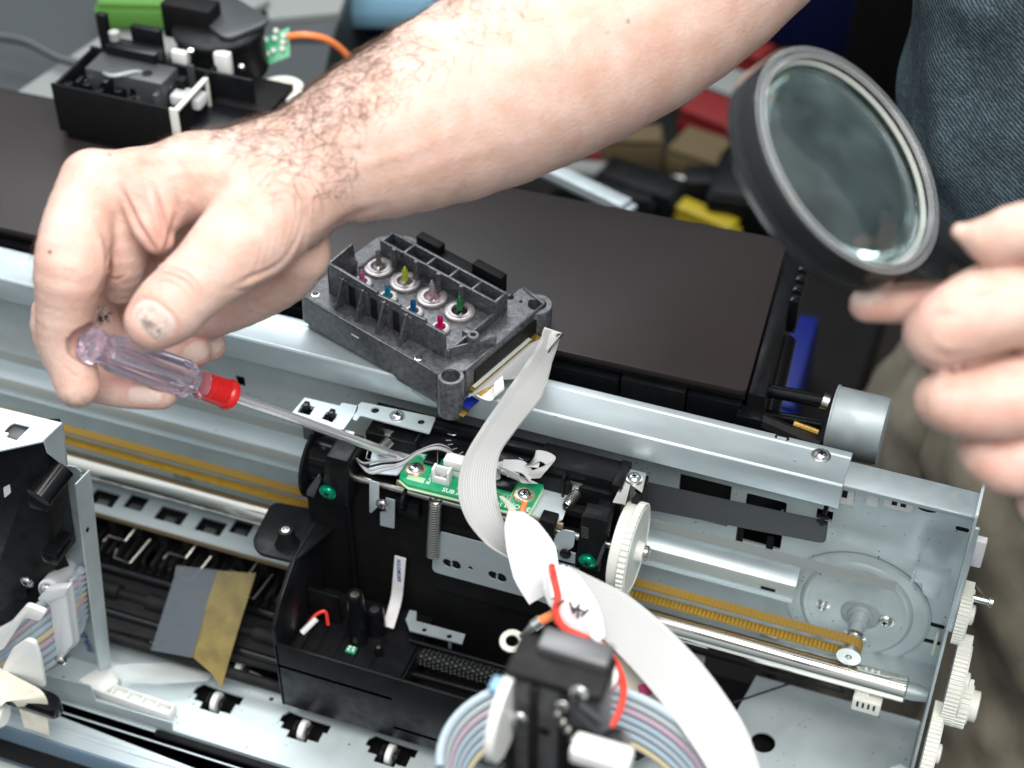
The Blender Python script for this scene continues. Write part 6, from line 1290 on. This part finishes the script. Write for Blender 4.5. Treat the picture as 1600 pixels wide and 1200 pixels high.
# nails: pale plates with a groove round them
def nail(x, y, rx, ry, ang, dmax, dmin=0, dep=.035):
    global disp
    c_, s__ = math.cos(math.radians(ang)), math.sin(math.radians(ang)); u = ((px-x)*c_+(py-y)*s__)/rx; v = (-(px-x)*s__+(py-y)*c_)/ry; r = (np.abs(u)**2.6+np.abs(v)**2.6)**(1/2.6)
    m_ = (face_ > .02)*(dd_ < dmax)*(dd_ > dmin); disp -= dep*np.exp(-((r-1.05)/.12)**2)*m_; disp -= dep*.5*(r < 1)*m_; tone[:, 1] = np.maximum(tone[:, 1], .85*np.clip((1.08-r)/.12, 0, 1)*m_); tone[:, 0] *= 1-.8*np.clip((1.05-r)/.1, 0, 1)*m_
    tone[:, 0] = np.maximum(tone[:, 0], .35*np.exp(-((r-1.15)/.12)**2)*m_)
nail(240, 500, 36, 24, 38, 66); nail(226, 618, 26, 14, 5, 71, 68.5); nail(306, 552, 17, 20, 60, 73, 70); nail(336, 538, 12, 16, 40, 75, 72); nail(1352, 463, 26, 12, -8, 60, 57)
crease([(218, 486), (232, 505), (246, 522), (252, 530)], 2.0, .03, 0, 66)
spot(236, 508, 30, 12, 2, .75, 48, 66, hard=3); spot(246, 492, 26, 10, 2, .35, 40, 66); spot(162, 493, 12, 14, 2, 1.9, dmin=69, hard=3); spot(120, 628, 26, 12, 2, .35); spot(345, 465, 40, 30, 2, .05); spot(215, 595, 30, 6, 2, .3, 10); spot(302, 575, 8, 12, 2, .4)
for x, y in ((78, 394), (172, 242), (140, 255), (980, 34), (950, 50), (130, 560)): spot(x, y, 2.5, 2.5, 2, 1.6)
P_ = P_+G_*disp[:, None]
me.vertices.foreach_set('co', P_.ravel()); me.update()
ca = me.color_attributes.new('tone', 'FLOAT_COLOR', 'POINT'); ca.data.foreach_set('color', np.clip(tone, 0, 1).ravel())
for p in me.polygons: p.use_smooth = True
me.materials.append(M['skin'])
PE = thing('person', 'person in a denim shirt and olive trousers holding a screwdriver and a magnifying glass', 'person')
body = bpy.data.objects.new('body', me); C.objects.link(body); body.parent = PE
# hairs on the forearm and wrist
def hairs():
    den = np.zeros(len(P_)); f = face_
    top = np.interp(px, [150, 250, 350, 430, 545, 640, 700, 900], [240, 222, 205, 185, 95, 35, 0, -120])   # upper contour of the arm
    bot = np.interp(px, [330, 420, 480, 520, 600, 700, 900], [215, 300, 330, 300, 200, 110, 40])
    t = (py-top)/np.maximum(bot-top, 20)
    m = (px > 255) & (px < 900) & (t > -.2) & (t < 1.0) & (f > -.35) & (dd_ < 76)
    den[m] = np.clip(1.25-t[m]*1.0, .14, 1)**1.2*np.interp(px[m], [255, 330, 430, 650, 760, 900], [.08, .4, .62, .9, .8, .4])
    m2 = (np.hypot(px-505, py-250) < 60) & (f > 0); den[m2] = np.maximum(den[m2], .3)
    m3 = (px < 110) & (py > 340) & (py < 480) & (f < .35) & (f > -.2) & (dd_ < 68); den[m3] = .12
    m4 = (px > 480) & (px < 700) & (py > 300) & (f < .3) & (f > -.1); den[m4] = np.maximum(den[m4], .10)
    pr = den/den.sum(); idx = rng.choice(len(P_), 2000, p=pr, replace=False)
    arm = np.array(W(300, 300, d=67.6)-W(765, 140, d=69.8)); arm /= np.linalg.norm(arm); mb = MB()
    for i in idx:
        n_ = Vector(G_[i]); a = Vector(arm)+Vector(rng.normal(0, .38, 3)); a = (a-n_*a.dot(n_)).normalized(); b = n_.cross(a); L_ = float(rng.uniform(.45, 1.25)); cu = float(rng.normal(0, .95)); lift = float(rng.uniform(.12, .42))
        p = Vector(P_[i]); pts = [p-n_*.03]; th = float(rng.normal(0, .7))
        for k in range(6):
            th += cu/6*1.3; p = p+(a*math.cos(th)+b*math.sin(th))*(L_/6)+n_*(lift*L_/6*(1.3-k*.42)); pts.append(p.copy())
        mb.tube(pts, [.0065, .007, .0065, .006, .005, .004, .002], 3)
    o = mb.build('arm_hair', M['hair'], PE); o['kind'] = 'stuff'
hairs()
# clothes
def cloth(name, groups, m, h, fold, seed, col=None):
    T = Sdf()
    for g in groups: T.group(*g)
    v, f = T.mesh(h); g = T.grad(v, .2); g /= np.maximum(np.linalg.norm(g, axis=1), 1e-6)[:, None]
    r = np.random.default_rng(seed); dsp = np.zeros(len(v))
    for _ in range(9):
        kdir = r.normal(0, 1, 3); kdir /= np.linalg.norm(kdir); fr = r.uniform(.25, .9); ph = r.uniform(0, 6.3); dsp += np.sin(v@kdir*fr+ph+1.2*np.sin(v@np.roll(kdir, 1)*.35+ph))**3*fold/(.6+fr)
    v = v+g*dsp[:, None]; q = bpy.data.meshes.new(name); q.from_pydata(v.tolist(), [], f.tolist()); q.materials.append(M[m])
    for p in q.polygons: p.use_smooth = True
    o = bpy.data.objects.new(name, q); C.objects.link(o); o.parent = PE; return o
cloth('denim_shirt', [([[K3((29.5, 27, 9), 15.5), K3((30, 27, 20), 16), K3((34, 26, 44), 12.5)], [K3((23.3, 21, 8), 10), K3((24, 21, 20), 10.5)]], 3, 1), ([[K3((33, 33, 46), 8), (W(1440, -410, d=81), 5.9)]], 1, 2), ([[K3((33, 16, 45), 8), K3((38, 6.5, 24), 6)]], 1, 2)], 'denim', .6, .22, 3)
cloth('trousers', [([[K3((31, 28, -6), 13.5), K3((23, 32, -42), 10.5), K3((25, 33, -86), 6.5)], [K3((31, 17, -8), 12), K3((33, 10, -48), 9.5), K3((34, 10, -86), 6.5)]], 2.5, 1)], 'khaki', .8, .3, 8)
b_ = MB().lathe(W(1556, 905, d=88), (-.2, -.7, .6), [(0, 1.0), (.3, 1.0), (.35, .8), (.25, .5)], 24).build('trouser_button', M['khaki'], PE)
for sx_ in (0, 1):
    MB().box((22+sx_*7, 28-sx_*22, -90), (38+sx_*3, 37-sx_*22, -84)).build('shoe', M['black_soft'], PE, bevel=1.5)
# ------------------------------------------------------------------ base points, then centimetres to metres
for o in [o for o in sc.objects if o.type == 'EMPTY' and o.parent is None]: centre(o)
S = Matrix.Scale(0.01, 4)
for me in {o.data for o in sc.objects if o.type == 'MESH'}: me.transform(S); me.update()
for o in sc.objects:
    if o.type in ('MESH', 'EMPTY'): o.location = o.location*0.01
cam.location = cam.location*0.01
